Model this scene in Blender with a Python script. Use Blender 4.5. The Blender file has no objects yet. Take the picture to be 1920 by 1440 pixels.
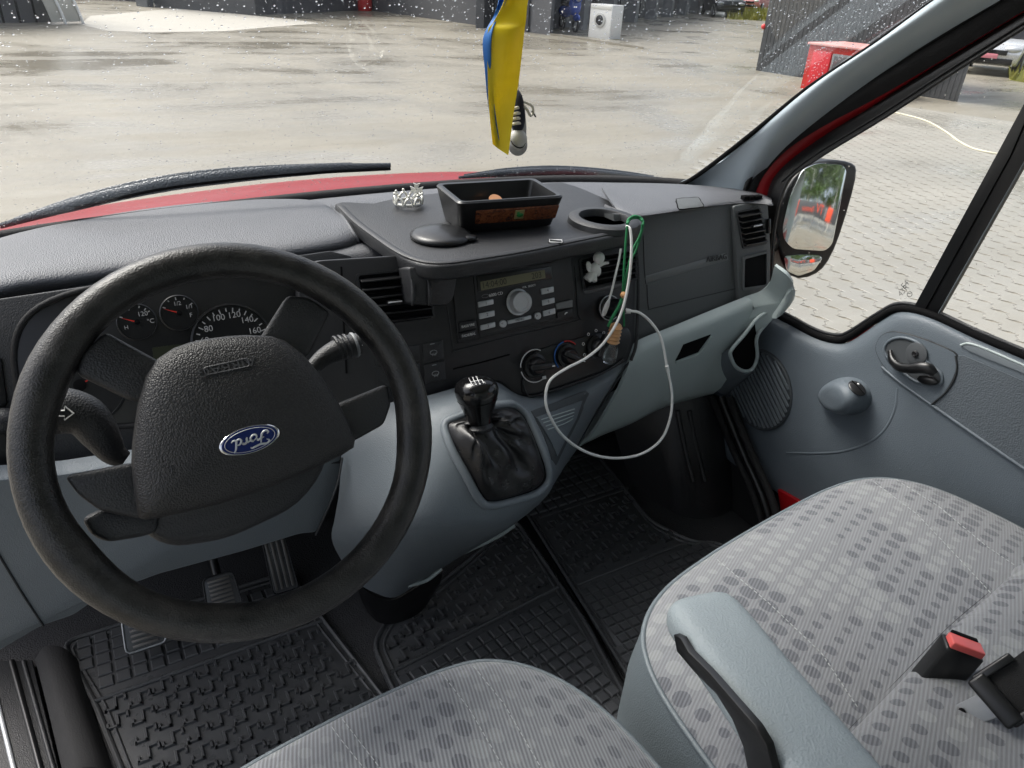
import bpy, bmesh, math, random
from mathutils import Vector, Matrix, Quaternion, noise
random.seed(7)
rad = math.radians
SC = bpy.context.scene
COL = SC.collection
V3 = Vector

# ------------------------------------------------------------------ camera
YAW, PITCH, ROLL, F = 31.0, 29.3, 3.4, 1387.0
CP = V3((-.52, -.67, 1.22))
def cam_axes():
    y, p, r = rad(YAW), rad(PITCH), rad(ROLL)
    f = V3((math.sin(y)*math.cos(p), math.cos(y)*math.cos(p), -math.sin(p)))
    rt = V3((math.cos(y), -math.sin(y), 0)); up = rt.cross(f)
    return rt*math.cos(r)+up*math.sin(r), up*math.cos(r)-rt*math.sin(r), f
RT, UP, FW = cam_axes()
cd = bpy.data.cameras.new('camera'); cam = bpy.data.objects.new('camera', cd); COL.objects.link(cam)
M = Matrix((RT, UP, -FW)).transposed().to_4x4(); M.translation = CP
cam.matrix_world = M
cd.sensor_width = 36; cd.lens = F/1920*36; cd.clip_start = .02; cd.clip_end = 2000
SC.camera = cam

# ------------------------------------------------------------------ sky, sun, exposure
SUN_EL, SUN_AZ = 55, 325
w = bpy.data.worlds.new('World'); SC.world = w; w.use_nodes = True
nt = w.node_tree; nt.nodes.clear()
sky = nt.nodes.new('ShaderNodeTexSky'); sky.sky_type = 'NISHITA'; sky.sun_disc = False
sky.sun_elevation = rad(SUN_EL); sky.sun_rotation = rad(SUN_AZ)
sky.dust_density = 6.0; sky.ozone_density = 2.0; sky.air_density = .9
bg = nt.nodes.new('ShaderNodeBackground'); bg.inputs[1].default_value = .15
wo = nt.nodes.new('ShaderNodeOutputWorld')
hs = nt.nodes.new('ShaderNodeHueSaturation'); hs.inputs['Saturation'].default_value = .5   # thin even cloud
nt.links.new(sky.outputs[0], hs.inputs['Color']); nt.links.new(hs.outputs[0], bg.inputs[0]); nt.links.new(bg.outputs[0], wo.inputs[0])
sd = bpy.data.lights.new('sun', 'SUN'); sd.energy = 1.35; sd.angle = rad(30); sd.color = (1, .96, .9)
so = bpy.data.objects.new('sun', sd); COL.objects.link(so)
sdir = V3((math.sin(rad(SUN_AZ))*math.cos(rad(SUN_EL)), math.cos(rad(SUN_AZ))*math.cos(rad(SUN_EL)), math.sin(rad(SUN_EL))))
so.rotation_euler = sdir.to_track_quat('Z', 'Y').to_euler()
SC.view_settings.view_transform = 'Standard'; SC.view_settings.look = 'None'
SC.view_settings.exposure = 1.05; SC.view_settings.gamma = 1.0
SC.cycles.max_bounces = 8; SC.cycles.transparent_max_bounces = 24
SC.cycles.caustics_refractive = False; SC.cycles.caustics_reflective = False
SC.cycles.sample_clamp_indirect = 6

# ------------------------------------------------------------------ helpers
GZ = -.62                                     # yard surface, the cab floor being z = 0
def ray(px, py): return FW + RT*((px-960)/F) - UP*((py-720)/F)
def at(px, py, x=None, y=None, z=None, pl=None, off=0.0):
    """a point of the photograph taken back to a real plane of the cab"""
    d = ray(px, py)
    if x is not None: t = (x-CP.x)/d.x
    elif y is not None: t = (y-CP.y)/d.y
    elif z is not None: t = (z-CP.z)/d.z
    else:
        p, n = pl; t = (p + n*off - CP).dot(n)/d.dot(n)
    return CP + d*t
def plane(p, n): return (V3(p), V3(n).normalized())
def tilt(a): return V3((0, -math.cos(rad(a)), math.sin(rad(a))))

def root(name, label, cat, loc, group=None):
    o = bpy.data.objects.new(name, None); o.empty_display_size = .02
    o.location = loc; COL.objects.link(o); o['label'] = label; o['category'] = cat
    if group: o['group'] = group
    return o
def tag(o, label=None, cat=None, group=None, kind=None):
    if label: o['label'] = label
    if cat: o['category'] = cat
    if group: o['group'] = group
    if kind: o['kind'] = kind
    return o
def worldloc(p):
    l = V3((0, 0, 0))
    while p is not None: l = l + V3(p.location); p = p.parent
    return l
def mk(name, vs, fs, mat, parent=None, smooth=True, angle=38, bm=None):
    me = bpy.data.meshes.new(name)
    if bm is None:
        bm = bmesh.new(); bv = [bm.verts.new(v) for v in vs]
        for f in fs:
            try: bm.faces.new([bv[i] for i in f])
            except ValueError: pass
        bmesh.ops.recalc_face_normals(bm, faces=bm.faces[:])
    org = worldloc(parent)
    bm.transform(Matrix.Translation(-org))
    bm.to_mesh(me); bm.free()
    if smooth:
        me.shade_smooth(); me.set_sharp_from_angle(angle=rad(angle))
    if mat is not None: me.materials.append(mat)
    o = bpy.data.objects.new(name, me); COL.objects.link(o)
    if parent is not None: o.parent = parent
    return o
def inst(src, parent, loc, rz=0, scale=None):
    c = src.copy(); COL.objects.link(c); c.parent = parent
    c.location = loc; c.rotation_euler = (0, 0, rz)
    if scale: c.scale = scale
    return c
def slab_bm(pts, n, depth, bev=.003, seg=2, bm=None, both=False):
    """polygon pts (3D) as front face, extruded back along -n, front edges rounded"""
    n = V3(n).normalized(); own = bm is None
    b = bmesh.new()
    a = [b.verts.new(p) for p in pts]; c = [b.verts.new(V3(p)-n*depth) for p in pts]
    f = b.faces.new(a); b.faces.new(c[::-1]); k = len(pts)
    for i in range(k): b.faces.new((a[i], c[i], c[(i+1) % k], a[(i+1) % k]))
    bmesh.ops.recalc_face_normals(b, faces=b.faces[:])
    if bev > 0:
        fe = b.edges[:] if both == 'all' else [e for e in b.edges if (e.verts[0] in a and e.verts[1] in a) or (both and e.verts[0] in c and e.verts[1] in c)]
        bmesh.ops.bevel(b, geom=fe, offset=bev, segments=seg, profile=.5, affect='EDGES')
    if own: return b
    me = bpy.data.meshes.new('t'); b.to_mesh(me); b.free(); bm.from_mesh(me); bpy.data.meshes.remove(me)
    return bm
def slab(name, pts, n, depth, mat, parent=None, bev=.003, seg=2, both=False, angle=38):
    return mk(name, 0, 0, mat, parent, bm=slab_bm(pts, n, depth, bev, seg, both=both), angle=angle)
def obox_bm(c, ex, ey, ez, bev=.002, seg=2, bm=None):
    """box with centre c and half-extent vectors"""
    own = bm is None; b = bmesh.new(); c = V3(c); ex, ey, ez = V3(ex), V3(ey), V3(ez)
    v = [b.verts.new(c+ex*i+ey*j+ez*k) for i in (-1, 1) for j in (-1, 1) for k in (-1, 1)]
    for q in ((0, 1, 3, 2), (4, 6, 7, 5), (0, 4, 5, 1), (2, 3, 7, 6), (0, 2, 6, 4), (1, 5, 7, 3)): b.faces.new([v[i] for i in q])
    bmesh.ops.recalc_face_normals(b, faces=b.faces[:])
    if bev > 0: bmesh.ops.bevel(b, geom=b.edges[:], offset=bev, segments=seg, profile=.5, affect='EDGES')
    if own: return b
    me = bpy.data.meshes.new('t'); b.to_mesh(me); b.free(); bm.from_mesh(me); bpy.data.meshes.remove(me)
    return bm
def obox(name, c, ex, ey, ez, mat, parent=None, bev=.002, seg=2):
    return mk(name, 0, 0, mat, parent, bm=obox_bm(c, ex, ey, ez, bev, seg))
def cr(p0, p1, p2, p3, t):
    return .5*((2*p1)+(p2-p0)*t+(2*p0-5*p1+4*p2-p3)*t*t+(3*p1-p0-3*p2+p3)*t**3)
def spline(pts, sub=6, closed=False):
    pts = [V3(p) for p in pts]; n = len(pts); out = []
    rng = n if closed else n-1
    for i in range(rng):
        if closed: a, b, c, d = (pts[(i+k) % n] for k in (-1, 0, 1, 2))
        else:
            b, c = pts[i], pts[i+1]
            a = pts[i-1] if i else b*2-c
            d = pts[i+2] if i+2 < n else c*2-b
        for s in range(sub): out.append(cr(a, b, c, d, s/sub))
    if not closed: out.append(pts[-1])
    return out
def surf(name, rows, mat, parent=None, thick=.004, su=4, sv=4, away=None, bm_only=False):
    """smooth sheet through rows of points, given real thickness"""
    r1 = [spline(r, su) for r in rows]
    cols = [spline(c, sv) for c in zip(*r1)]
    m, n = len(cols[0]), len(cols)
    vs = [cols[j][i] for i in range(m) for j in range(n)]
    fs = [(i*n+j, i*n+j+1, (i+1)*n+j+1, (i+1)*n+j) for i in range(m-1) for j in range(n-1)]
    b = bmesh.new(); bv = [b.verts.new(v) for v in vs]
    for f in fs: b.faces.new([bv[i] for i in f])
    b.normal_update()
    s = 0
    for f in b.faces: s += (CP-f.calc_center_median()).dot(f.normal)
    if (s < 0): bmesh.ops.reverse_faces(b, faces=b.faces[:])
    b.normal_update()
    top = [v.co.copy() for v in b.verts]; nn = [v.normal.copy() for v in b.verts]
    bedge = [(e.verts[0], e.verts[1], e.link_faces[0]) for e in b.edges if len(e.link_faces) == 1]
    low = [b.verts.new(c-k*thick) for c, k in zip(top, nn)]
    idx = {v: i for i, v in enumerate(bv)}
    for f in [f for f in b.faces]: b.faces.new([low[idx[v]] for v in reversed(f.verts)])
    for a, c, f in bedge: b.faces.new((a, c, low[idx[c]], low[idx[a]]))
    bmesh.ops.recalc_face_normals(b, faces=b.faces[:])
    return mk(name, 0, 0, mat, parent, bm=b, angle=50)
def tube_bm(pts, r, n=8, sub=5, closed=False, bm=None, flat=None, upv=None):
    P = spline(pts, sub, closed) if sub > 1 else [V3(p) for p in pts]
    rs = r if isinstance(r, (list, tuple)) else None
    b = bm or bmesh.new(); rings = []; k = len(P)
    t0 = (P[1]-P[0]).normalized(); up = V3(upv) if upv else (V3((0, 0, 1)) if abs(t0.z) < .9 else V3((1, 0, 0)))
    for i, p in enumerate(P):
        if closed: t = (P[(i+1) % k]-P[i-1]).normalized()
        else: t = (P[min(i+1, k-1)]-P[max(i-1, 0)]).normalized()
        u = up - t*up.dot(t)
        u = u.normalized() if u.length > 1e-5 else t.orthogonal().normalized()
        v = t.cross(u); up = u if not upv else up
        if rs:
            q = i/(k-1)*(len(rs)-1); a = int(min(q, len(rs)-2)); rr = rs[a]*(1-(q-a))+rs[a+1]*(q-a)
        else: rr = r
        fu, fv = (flat or (1, 1))
        rings.append([b.verts.new(p+(u*math.cos(2*math.pi*j/n)*fu+v*math.sin(2*math.pi*j/n)*fv)*rr) for j in range(n)])
    for i in range(k if closed else k-1):
        A, B = rings[i], rings[(i+1) % k]
        for j in range(n): b.faces.new((A[j], A[(j+1) % n], B[(j+1) % n], B[j]))
    if not closed:
        b.faces.new(rings[0][::-1]); b.faces.new(rings[-1])
    return b
def tube(name, pts, r, mat, parent=None, n=8, sub=5, closed=False, flat=None, upv=None):
    b = tube_bm(pts, r, n, sub, closed, None, flat, upv)
    bmesh.ops.recalc_face_normals(b, faces=b.faces[:])
    return mk(name, 0, 0, mat, parent, bm=b, angle=60)
def frame(axis, hint=(0, 0, 1)):
    a = V3(axis).normalized(); h = V3(hint)
    u = h.cross(a)
    if u.length < 1e-4: u = V3((1, 0, 0)).cross(a)
    u.normalize(); v = a.cross(u); return u, v, a
def lathe_bm(prof, o, axis, n=32, bm=None, sx=1, sy=1, hint=(0, 0, 1), u=None):
    """prof: (radius, height along axis)"""
    uu, v, a = frame(axis, hint)
    if u is not None: uu = V3(u).normalized(); v = a.cross(uu)
    b = bm or bmesh.new(); o = V3(o); rings = []
    for r, h in prof:
        if r < 1e-6: rings.append([b.verts.new(o+a*h)])
        else: rings.append([b.verts.new(o+a*h+(uu*math.cos(2*math.pi*j/n)*sx+v*math.sin(2*math.pi*j/n)*sy)*r) for j in range(n)])
    for A, B in zip(rings, rings[1:]):
        if len(A) == 1 and len(B) == 1: continue
        for j in range(n):
            k = (j+1) % n
            if len(A) == 1: b.faces.new((A[0], B[j], B[k]))
            elif len(B) == 1: b.faces.new((A[j], B[0], A[k]))
            else: b.faces.new((A[j], B[j], B[k], A[k]))
    for R in (rings[0], rings[-1]):
        if len(R) > 1: b.faces.new(R)
    return b
def lathe(name, prof, o, axis, mat, parent=None, n=32, sx=1, sy=1, u=None, angle=38):
    b = lathe_bm(prof, o, axis, n, None, sx, sy, u=u)
    bmesh.ops.recalc_face_normals(b, faces=b.faces[:])
    return mk(name, 0, 0, mat, parent, bm=b, angle=angle)
def ell_bm(c, ex, ey, ez, bm=None, n=16, m=10):
    b = bm or bmesh.new(); c, ex, ey, ez = V3(c), V3(ex), V3(ey), V3(ez); rings = []
    for i in range(m+1):
        t = math.pi*i/m
        if i in (0, m): rings.append([b.verts.new(c+ez*math.cos(t))])
        else: rings.append([b.verts.new(c+ez*math.cos(t)+(ex*math.cos(2*math.pi*j/n)+ey*math.sin(2*math.pi*j/n))*math.sin(t)) for j in range(n)])
    for A, B in zip(rings, rings[1:]):
        for j in range(n):
            k = (j+1) % n
            if len(A) == 1: b.faces.new((A[0], B[j], B[k]))
            elif len(B) == 1: b.faces.new((A[j], B[0], A[k]))
            else: b.faces.new((A[j], B[j], B[k], A[k]))
    return b
def ell(name, c, ex, ey, ez, mat, parent=None, n=20, m=12):
    b = ell_bm(c, ex, ey, ez, None, n, m); bmesh.ops.recalc_face_normals(b, faces=b.faces[:])
    return mk(name, 0, 0, mat, parent, bm=b, angle=80)
def rounded(pts, r, seg=5):
    """round the corners of a 3D polygon"""
    pts = [V3(p) for p in pts]; out = []; n = len(pts)
    rr = r if isinstance(r, (list, tuple)) else [r]*n
    for i, p in enumerate(pts):
        a, b = pts[i-1], pts[(i+1) % n]
        k = min(rr[i], (a-p).length*.48, (b-p).length*.48)
        s, e = p+(a-p).normalized()*k, p+(b-p).normalized()*k
        for q in range(seg+1):
            t = q/seg; out.append(s*(1-t)**2+p*2*t*(1-t)+e*t*t)
    return out
def ring_bm(outer, inner, n, depth, bm=None):
    """frame between two outlines with the same number of points"""
    n = V3(n).normalized(); b = bm or bmesh.new(); k = len(outer)
    L = [[b.verts.new(V3(p)-n*d) for p in o] for o, d in ((outer, 0), (inner, 0), (inner, depth), (outer, depth))]
    for A, B in zip(L, L[1:]+L[:1]):
        for i in range(k): b.faces.new((A[i], A[(i+1) % k], B[(i+1) % k], B[i]))
    bmesh.ops.recalc_face_normals(b, faces=b.faces[:])
    return b
def shrink(pts, d):
    c = sum((V3(p) for p in pts), V3())/len(pts); return [V3(p)+(c-V3(p)).normalized()*d for p in pts]
def text(name, s, o, e1, e2, size, mat, parent=None, ext=.0003, shear=0, align='CENTER', sx=1.0):
    """lettering as a thin mesh: o centre, e1 reading direction, e2 up"""
    cu = bpy.data.curves.new(name, 'FONT'); cu.body = s; cu.size = size; cu.extrude = ext
    cu.align_x = align; cu.align_y = 'CENTER'; cu.resolution_u = 3; cu.shear = shear
    ob = bpy.data.objects.new(name, cu); COL.objects.link(ob)
    dg = bpy.context.evaluated_depsgraph_get()
    me = bpy.data.meshes.new_from_object(ob.evaluated_get(dg))
    bpy.data.objects.remove(ob); bpy.data.curves.remove(cu)
    e1 = V3(e1).normalized(); e2 = V3(e2); e2 = (e2-e1*e2.dot(e1)).normalized(); e3 = e1.cross(e2)
    m4 = Matrix((e1*sx, e2, e3)).transposed().to_4x4(); m4.translation = V3(o)-worldloc(parent)
    me.transform(m4); me.materials.clear(); me.materials.append(mat)
    r = bpy.data.objects.new(name, me); COL.objects.link(r)
    if parent is not None: r.parent = parent
    return r

from mathutils.bvhtree import BVHTree
_bvh = {}
def on(o, px, py, off=0.0):
    """point of an already built surface met by the sight line, lifted along its normal"""
    if o.name not in _bvh:
        w_ = worldloc(o); me = o.data
        _bvh[o.name] = BVHTree.FromPolygons([v.co+w_ for v in me.vertices], [tuple(p.vertices) for p in me.polygons])
    d = ray(px, py).normalized(); h = _bvh[o.name].ray_cast(CP, d)
    if h[0] is None:
        h = _bvh[o.name].find_nearest(CP+d*1.2)
        n = h[1] if h[1].dot(d) < 0 else -h[1]
        return h[0]+n*off
    n = h[1] if h[1].dot(d) < 0 else -h[1]
    return h[0]+n*off
def onn(o, px, py):
    a, b_, c = on(o, px-6, py-6), on(o, px+6, py-6), on(o, px, py+7)
    n = (b_-a).cross(c-a).normalized(); return n if n.dot(ray(px, py)) < 0 else -n
def patch(name, o, pts, off, mat, parent, depth=.003, bev=.001):
    P = [on(o, *p, off) for p in pts]; c = sum(P, V3())/len(P)
    cx, cy = sum(p[0] for p in pts)/len(pts), sum(p[1] for p in pts)/len(pts)
    b = bmesh.new(); R = []
    n = V3()
    for f in (1, .75, .5, .25):
        R.append([b.verts.new(on(o, cx+(p[0]-cx)*f, cy+(p[1]-cy)*f, off)) for p in pts])
    C0 = b.verts.new(on(o, cx, cy, off)); k = len(pts)
    for A, B in zip(R, R[1:]):
        for i in range(k): b.faces.new((A[i], A[(i+1) % k], B[(i+1) % k], B[i]))
    for i in range(k): b.faces.new((R[-1][i], R[-1][(i+1) % k], C0))
    nn_ = onn(o, cx, cy); S = [b.verts.new(v.co-nn_*(off+depth)) for v in R[0]]
    for i in range(k): b.faces.new((R[0][(i+1) % k], R[0][i], S[i], S[(i+1) % k]))
    bmesh.ops.recalc_face_normals(b, faces=b.faces[:])
    return mk(name, 0, 0, mat, parent, bm=b, angle=50)
# ------------------------------------------------------------------ materials
class NB:
    def __init__(s, name):
        s.m = bpy.data.materials.new(name); s.m.use_nodes = True; s.t = s.m.node_tree
        s.p = s.t.nodes['Principled BSDF']; s.o = s.t.nodes['Material Output']
    def n(s, typ, **k):
        x = s.t.nodes.new(typ)
        for a, b in k.items(): setattr(x, a, b)
        return x
    def l(s, a, b): s.t.links.new(a, b)
    def co(s):
        if not hasattr(s, 'c'): s.c = s.n('ShaderNodeTexCoord')
        return s.c.outputs['Object']
    def noise(s, scale, detail=3, rough=.5, vec=None, dist=0):
        x = s.n('ShaderNodeTexNoise'); x.inputs['Scale'].default_value = scale; x.inputs['Detail'].default_value = detail
        x.inputs['Roughness'].default_value = rough; x.inputs['Distortion'].default_value = dist
        s.l(vec or s.co(), x.inputs['Vector']); return x.outputs['Fac']
    def vor(s, scale, feat='F1', vec=None):
        x = s.n('ShaderNodeTexVoronoi', feature=feat); x.inputs['Scale'].default_value = scale
        s.l(vec or s.co(), x.inputs['Vector']); return x.outputs['Distance']
    def ramp(s, fac, *st):
        x = s.n('ShaderNodeValToRGB'); e = x.color_ramp.elements
        while len(e) < len(st): e.new(.5)
        for q, (p, c) in zip(e, st):
            q.position = p; q.color = (c if len(c) == 4 else (*c, 1)) if hasattr(c, '__len__') else (c, c, c, 1)
        s.l(fac, x.inputs[0]); return x.outputs[0]
    def math(s, op, a, b=None, c=None):
        x = s.n('ShaderNodeMath', operation=op)
        for i, v in enumerate((a, b, c)):
            if v is None: continue
            if isinstance(v, (int, float)): x.inputs[i].default_value = v
            else: s.l(v, x.inputs[i])
        return x.outputs[0]
    def mix(s, fac, a, b):
        x = s.n('ShaderNodeMix', data_type='RGBA')
        for i, v in ((0, fac), (6, a), (7, b)):
            if isinstance(v, (int, float)): x.inputs[i].default_value = v
            elif hasattr(v, '__len__'): x.inputs[i].default_value = (*v[:3], 1)
            else: s.l(v, x.inputs[i])
        return x.outputs[2]
    def bump(s, h, strength=.3, dist=.001, prev=None):
        x = s.n('ShaderNodeBump'); x.inputs['Strength'].default_value = strength; x.inputs['Distance'].default_value = dist
        s.l(h, x.inputs['Height'])
        if prev: s.l(prev, x.inputs['Normal'])
        return x.outputs[0]
    def set(s, col=None, rough=None, normal=None, metal=None, spec=None, coat=None):
        for k, v in (('Base Color', col), ('Roughness', rough), ('Normal', normal), ('Metallic', metal), ('Specular IOR Level', spec), ('Coat Weight', coat)):
            if v is None: continue
            i = s.p.inputs[k]
            if isinstance(v, (int, float)): i.default_value = v
            elif hasattr(v, '__len__'): i.default_value = (*v[:3], 1)
            else: s.l(v, i)
        return s.m
def plastic(name, col, rough=.5, grain=700, gstr=.25, var=.12, spec=.5, dust=.0):
    b = NB(name)
    nz = b.noise(9, 4); fine = b.noise(160, 2)
    c2 = tuple(x*(1-var) for x in col); c1 = tuple(min(1, x*(1+var)) for x in col)
    cc = b.mix(nz, c2, c1)
    if dust:
        d = b.ramp(b.noise(38, 6, .7), (.55, 0), (.8, 1))
        cc = b.mix(b.math('MULTIPLY', d, dust), cc, (.3, .28, .26))
    r = b.math('ADD', b.math('MULTIPLY', nz, .12), rough-.06)
    r = b.math('ADD', r, b.math('MULTIPLY', fine, .08))
    nrm = None
    if grain:
        nrm = b.bump(b.vor(grain), gstr, .0013)
    return b.set(cc, r, nrm, spec=spec)
def flat(name, col, rough=.5, metal=0, spec=.5, coat=0):
    b = NB(name); nz = b.noise(60, 3)
    return b.set(b.mix(nz, tuple(x*.9 for x in col), tuple(min(1, x*1.08) for x in col)),
                 b.math('ADD', b.math('MULTIPLY', nz, .1), max(.02, rough-.05)), metal=metal, spec=spec, coat=coat)

M_DARK = plastic('dark_grained_plastic', (.017, .018, .0205), .44, 520, .35, .15, dust=.05)
M_PADTOP = plastic('pad_plastic', (.092, .095, .104), .40, 480, .6, .14, dust=.10)
M_FASC = plastic('fascia_plastic', (.0125, .013, .015), .42, 900, .15, .12, dust=.04)
M_GLOVE = plastic('glovebox_plastic', (.080, .086, .088), .48, 620, .35, .1)
M_BLACK = plastic('black_smooth_plastic', (.008, .0083, .0092), .3, 0, 0, .15)
M_MATTE = plastic('black_matte', (.010, .010, .011), .75, 400, .3, .2)
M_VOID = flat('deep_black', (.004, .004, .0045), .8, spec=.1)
M_ARCH = plastic('arch_liner_plastic', (.030, .030, .032), .33, 500, .3, .2, dust=.06)
M_GREY = plastic('grey_blue_plastic', (.145, .168, .188), .40, 620, .3, .09, dust=.05)
M_LGREY = plastic('pale_grey_green_plastic', (.42, .48, .475), .40, 620, .3, .08, dust=.05)
M_DOOR = plastic('door_panel_plastic', (.108, .130, .152), .42, 620, .35, .09, dust=.05)
M_DOORIN = plastic('door_insert_vinyl', (.085, .10, .116), .55, 330, .6, .06)
M_VINYL = plastic('seat_side_vinyl', (.13, .155, .172), .42, 500, .35, .06)
M_ARM = plastic('armrest_vinyl', (.30, .345, .366), .5, 430, .4, .06, dust=.02)
M_CARPET = plastic('black_carpet', (.042, .042, .044), .9, 350, .9, .3)
M_SEAM = flat('seam_dark', (.02, .022, .025), .7)
M_SILVER = flat('silver_plastic', (.48, .5, .52), .38, .35)
M_CHROME = flat('chrome', (.8, .8, .8), .12, 1)
M_WHITE = flat('white_plastic', (.78, .78, .76), .4)
M_PRINT = flat('white_print', (.7, .7, .7), .5)
M_PRINTG = flat('gauge_print', (.4, .4, .4), .5)
M_PRINTDIM = flat('grey_print', (.22, .23, .24), .5)
M_INK = flat('dark_print', (.03, .03, .035), .5)
M_LCD = flat('lcd_green', (.16, .155, .085), .35)
M_LCDINK = flat('lcd_ink', (.022, .024, .014), .5)
M_REDN = flat('red_needle', (.6, .03, .02), .4)
M_REDPR = flat('red_print', (.65, .05, .05), .4)
M_BLUEPR = flat('blue_print', (.02, .12, .42), .4)
M_BADGE = flat('badge_blue', (.006, .022, .16), .12, .3, coat=1)
M_REDP = flat('red_paint', (.23, .004, .007), .38, 0, spec=.3)
M_GREEN = flat('green_cord', (.01, .16, .055), .7)
M_WORN = flat('worn_pedal_metal', (.16, .15, .14), .38, .4)
M_EMBOSS = flat('emboss_grey', (.055, .056, .06), .4)
M_BUCKR = flat('buckle_red', (.72, .12, .11), .35)
M_ORANGE = flat('orange_sign', (.75, .09, .04), .5)
M_WOODCAP = NB('beech_wood')
_w = M_WOODCAP; M_WOODCAP = _w.set(_w.mix(_w.noise(300, 4), (.5, .25, .1), (.62, .36, .17)), .42)
def burl():
    b = NB('burl_wood'); n1 = b.noise(90, 5, .6, dist=2.0)
    c = b.ramp(n1, (.32, (.02, .006, .004)), (.5, (.16, .045, .016)), (.72, (.26, .09, .03)))
    return b.set(c, .22, coat=.6)
M_BURL = burl()
def rubber():
    b = NB('mat_rubber'); n = b.noise(45, 5, .65); f = b.noise(500, 2)
    d = b.ramp(b.noise(120, 5, .7), (.58, 0), (.78, 1))
    c = b.mix(b.math('MULTIPLY', d, .17), (.075, .077, .08), (.2, .195, .19))
    r = b.ramp(n, (.3, .24), (.7, .40))
    return b.set(c, r, b.bump(f, .25, .0006))
M_RUBBER = rubber()
def rimmat():
    b = NB('worn_wheel_rim')
    v = b.vor(560); wear = b.ramp(b.noise(34, 8, .72), (.36, 0), (.68, 1))
    c = b.mix(wear, (.0075, .0078, .0082), (.027, .0262, .0255))
    c = b.mix(b.math('MULTIPLY', b.ramp(b.noise(340, 3), (.5, 0), (.8, 1)), b.math('MULTIPLY', wear, .35)), c, (.09, .085, .08))
    r = b.math('ADD', b.math('MULTIPLY', wear, .15), .29)
    return b.set(c, r, b.bump(v, .35, .0008, b.bump(b.noise(230, 4, .6), .35, .0012)))
M_RIM = rimmat()
def leather():
    b = NB('gaiter_leather'); n = b.noise(60, 4, .55); v = b.vor(900)
    return b.set((.007, .007, .008), b.ramp(n, (.3, .24), (.7, .44)), b.bump(v, .25, .0006, b.bump(n, .3, .002)))
M_LEATHER = leather()
def airbag():
    b = NB('airbag_leather_grain')
    v = b.vor(560); n = b.noise(14, 3)
    c = b.mix(b.math('SUBTRACT', 1.0, b.ramp(v, (.1, 0), (.6, 1))), (.011, .011, .012), (.022, .022, .0235))
    return b.set(c, b.math('ADD', b.math('MULTIPLY', n, .1), .42), b.bump(b.math('SUBTRACT', 1.0, v), .8, .0008))
M_AIRBAG = airbag()
def fabric(name, stripe_rot, sc=.5, base=(.192, .203, .218), dark=(.062, .066, .081), light=(.315, .332, .325)):
    b = NB(name); co = b.co()
    cell = .0345
    mp = b.n('ShaderNodeMapping'); mp.inputs['Rotation'].default_value = (0, 0, rad(34)); mp.inputs['Scale'].default_value = (1/cell, 1/(cell*1.3), 0)
    b.l(co, mp.inputs[0]); dd, ids = [], []
    for sx in (0, .5):
        def vm(op, x, y=None):
            n_ = b.n('ShaderNodeVectorMath', operation=op); b.l(x, n_.inputs[0])
            if y is not None: n_.inputs[1].default_value = y
            return n_
        a = vm('ADD', mp.outputs[0], (sx, sx, 0)).outputs[0]
        f = vm('SUBTRACT', vm('FRACTION', a).outputs[0], (.5, .5, 0)).outputs[0]
        dd.append(vm('LENGTH', vm('MULTIPLY', f, (1, 1.15, 0)).outputs[0]).outputs['Value'])
        ids.append(vm('ADD', vm('FLOOR', a).outputs[0], (-sx, -sx, 0)).outputs[0])
    d1 = b.math('MINIMUM', *dd); pick = b.math('GREATER_THAN', dd[0], dd[1])
    mv = b.n('ShaderNodeMix', data_type='VECTOR'); b.l(pick, mv.inputs[0]); b.l(ids[0], mv.inputs[4]); b.l(ids[1], mv.inputs[5]); idv = mv.outputs[1]
    jit = b.math('MULTIPLY', b.math('SUBTRACT', b.noise(420, 2), .5), .07)
    size = b.ramp(b.noise(.33, 1, .3, idv), (.32, .13), (.5, .24), (.68, .35))
    dots = b.math('LESS_THAN', b.math('ADD', d1, jit), size)
    sel = b.noise(.21, 1, .3, idv)
    dk = b.math('MULTIPLY', dots, b.math('LESS_THAN', sel, .53))
    lt = b.math('MULTIPLY', dots, b.math('GREATER_THAN', sel, .53))
    wv = b.n('ShaderNodeTexWave', wave_type='BANDS', bands_direction='X'); wv.inputs['Scale'].default_value = 72; wv.inputs['Distortion'].default_value = .25
    mp = b.n('ShaderNodeMapping'); mp.inputs['Rotation'].default_value = (0, 0, rad(stripe_rot)); mp.inputs['Scale'].default_value = (1, 1, .35); b.l(co, mp.inputs[0]); b.l(mp.outputs[0], wv.inputs['Vector'])
    st = b.ramp(wv.outputs['Fac'], (.25, 0), (.75, 1))
    thread = b.noise(900, 2)
    warm = b.mix(b.noise(4, 2), base, tuple(c*k for c, k in zip(base, (1.04, .99, .95))))
    c = b.mix(b.math('MULTIPLY', dk, .8), warm, dark)
    c = b.mix(b.math('MULTIPLY', lt, .5), c, light)
    c = b.mix(b.math('MULTIPLY', st, sc), c, tuple(x*1.6 for x in base))
    c = b.mix(b.math('MULTIPLY', b.math('SUBTRACT', 1.0, st), sc*.7), c, tuple(x*.32 for x in base))
    c = b.mix(b.math('MULTIPLY', thread, .25), c, (.14, .14, .15))
    m = b.set(c, .85, b.bump(b.math('ADD', wv.outputs['Fac'], thread), .35, .0008, b.bump(b.noise(13, 3, .55, None, 1.2), .5, .008)), spec=.25)
    b.p.inputs['Sheen Weight'].default_value = .25
    return m
M_FAB = fabric('seat_fabric', 62, .27)
M_FAB2 = fabric('driver_seat_fabric', 14)
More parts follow.
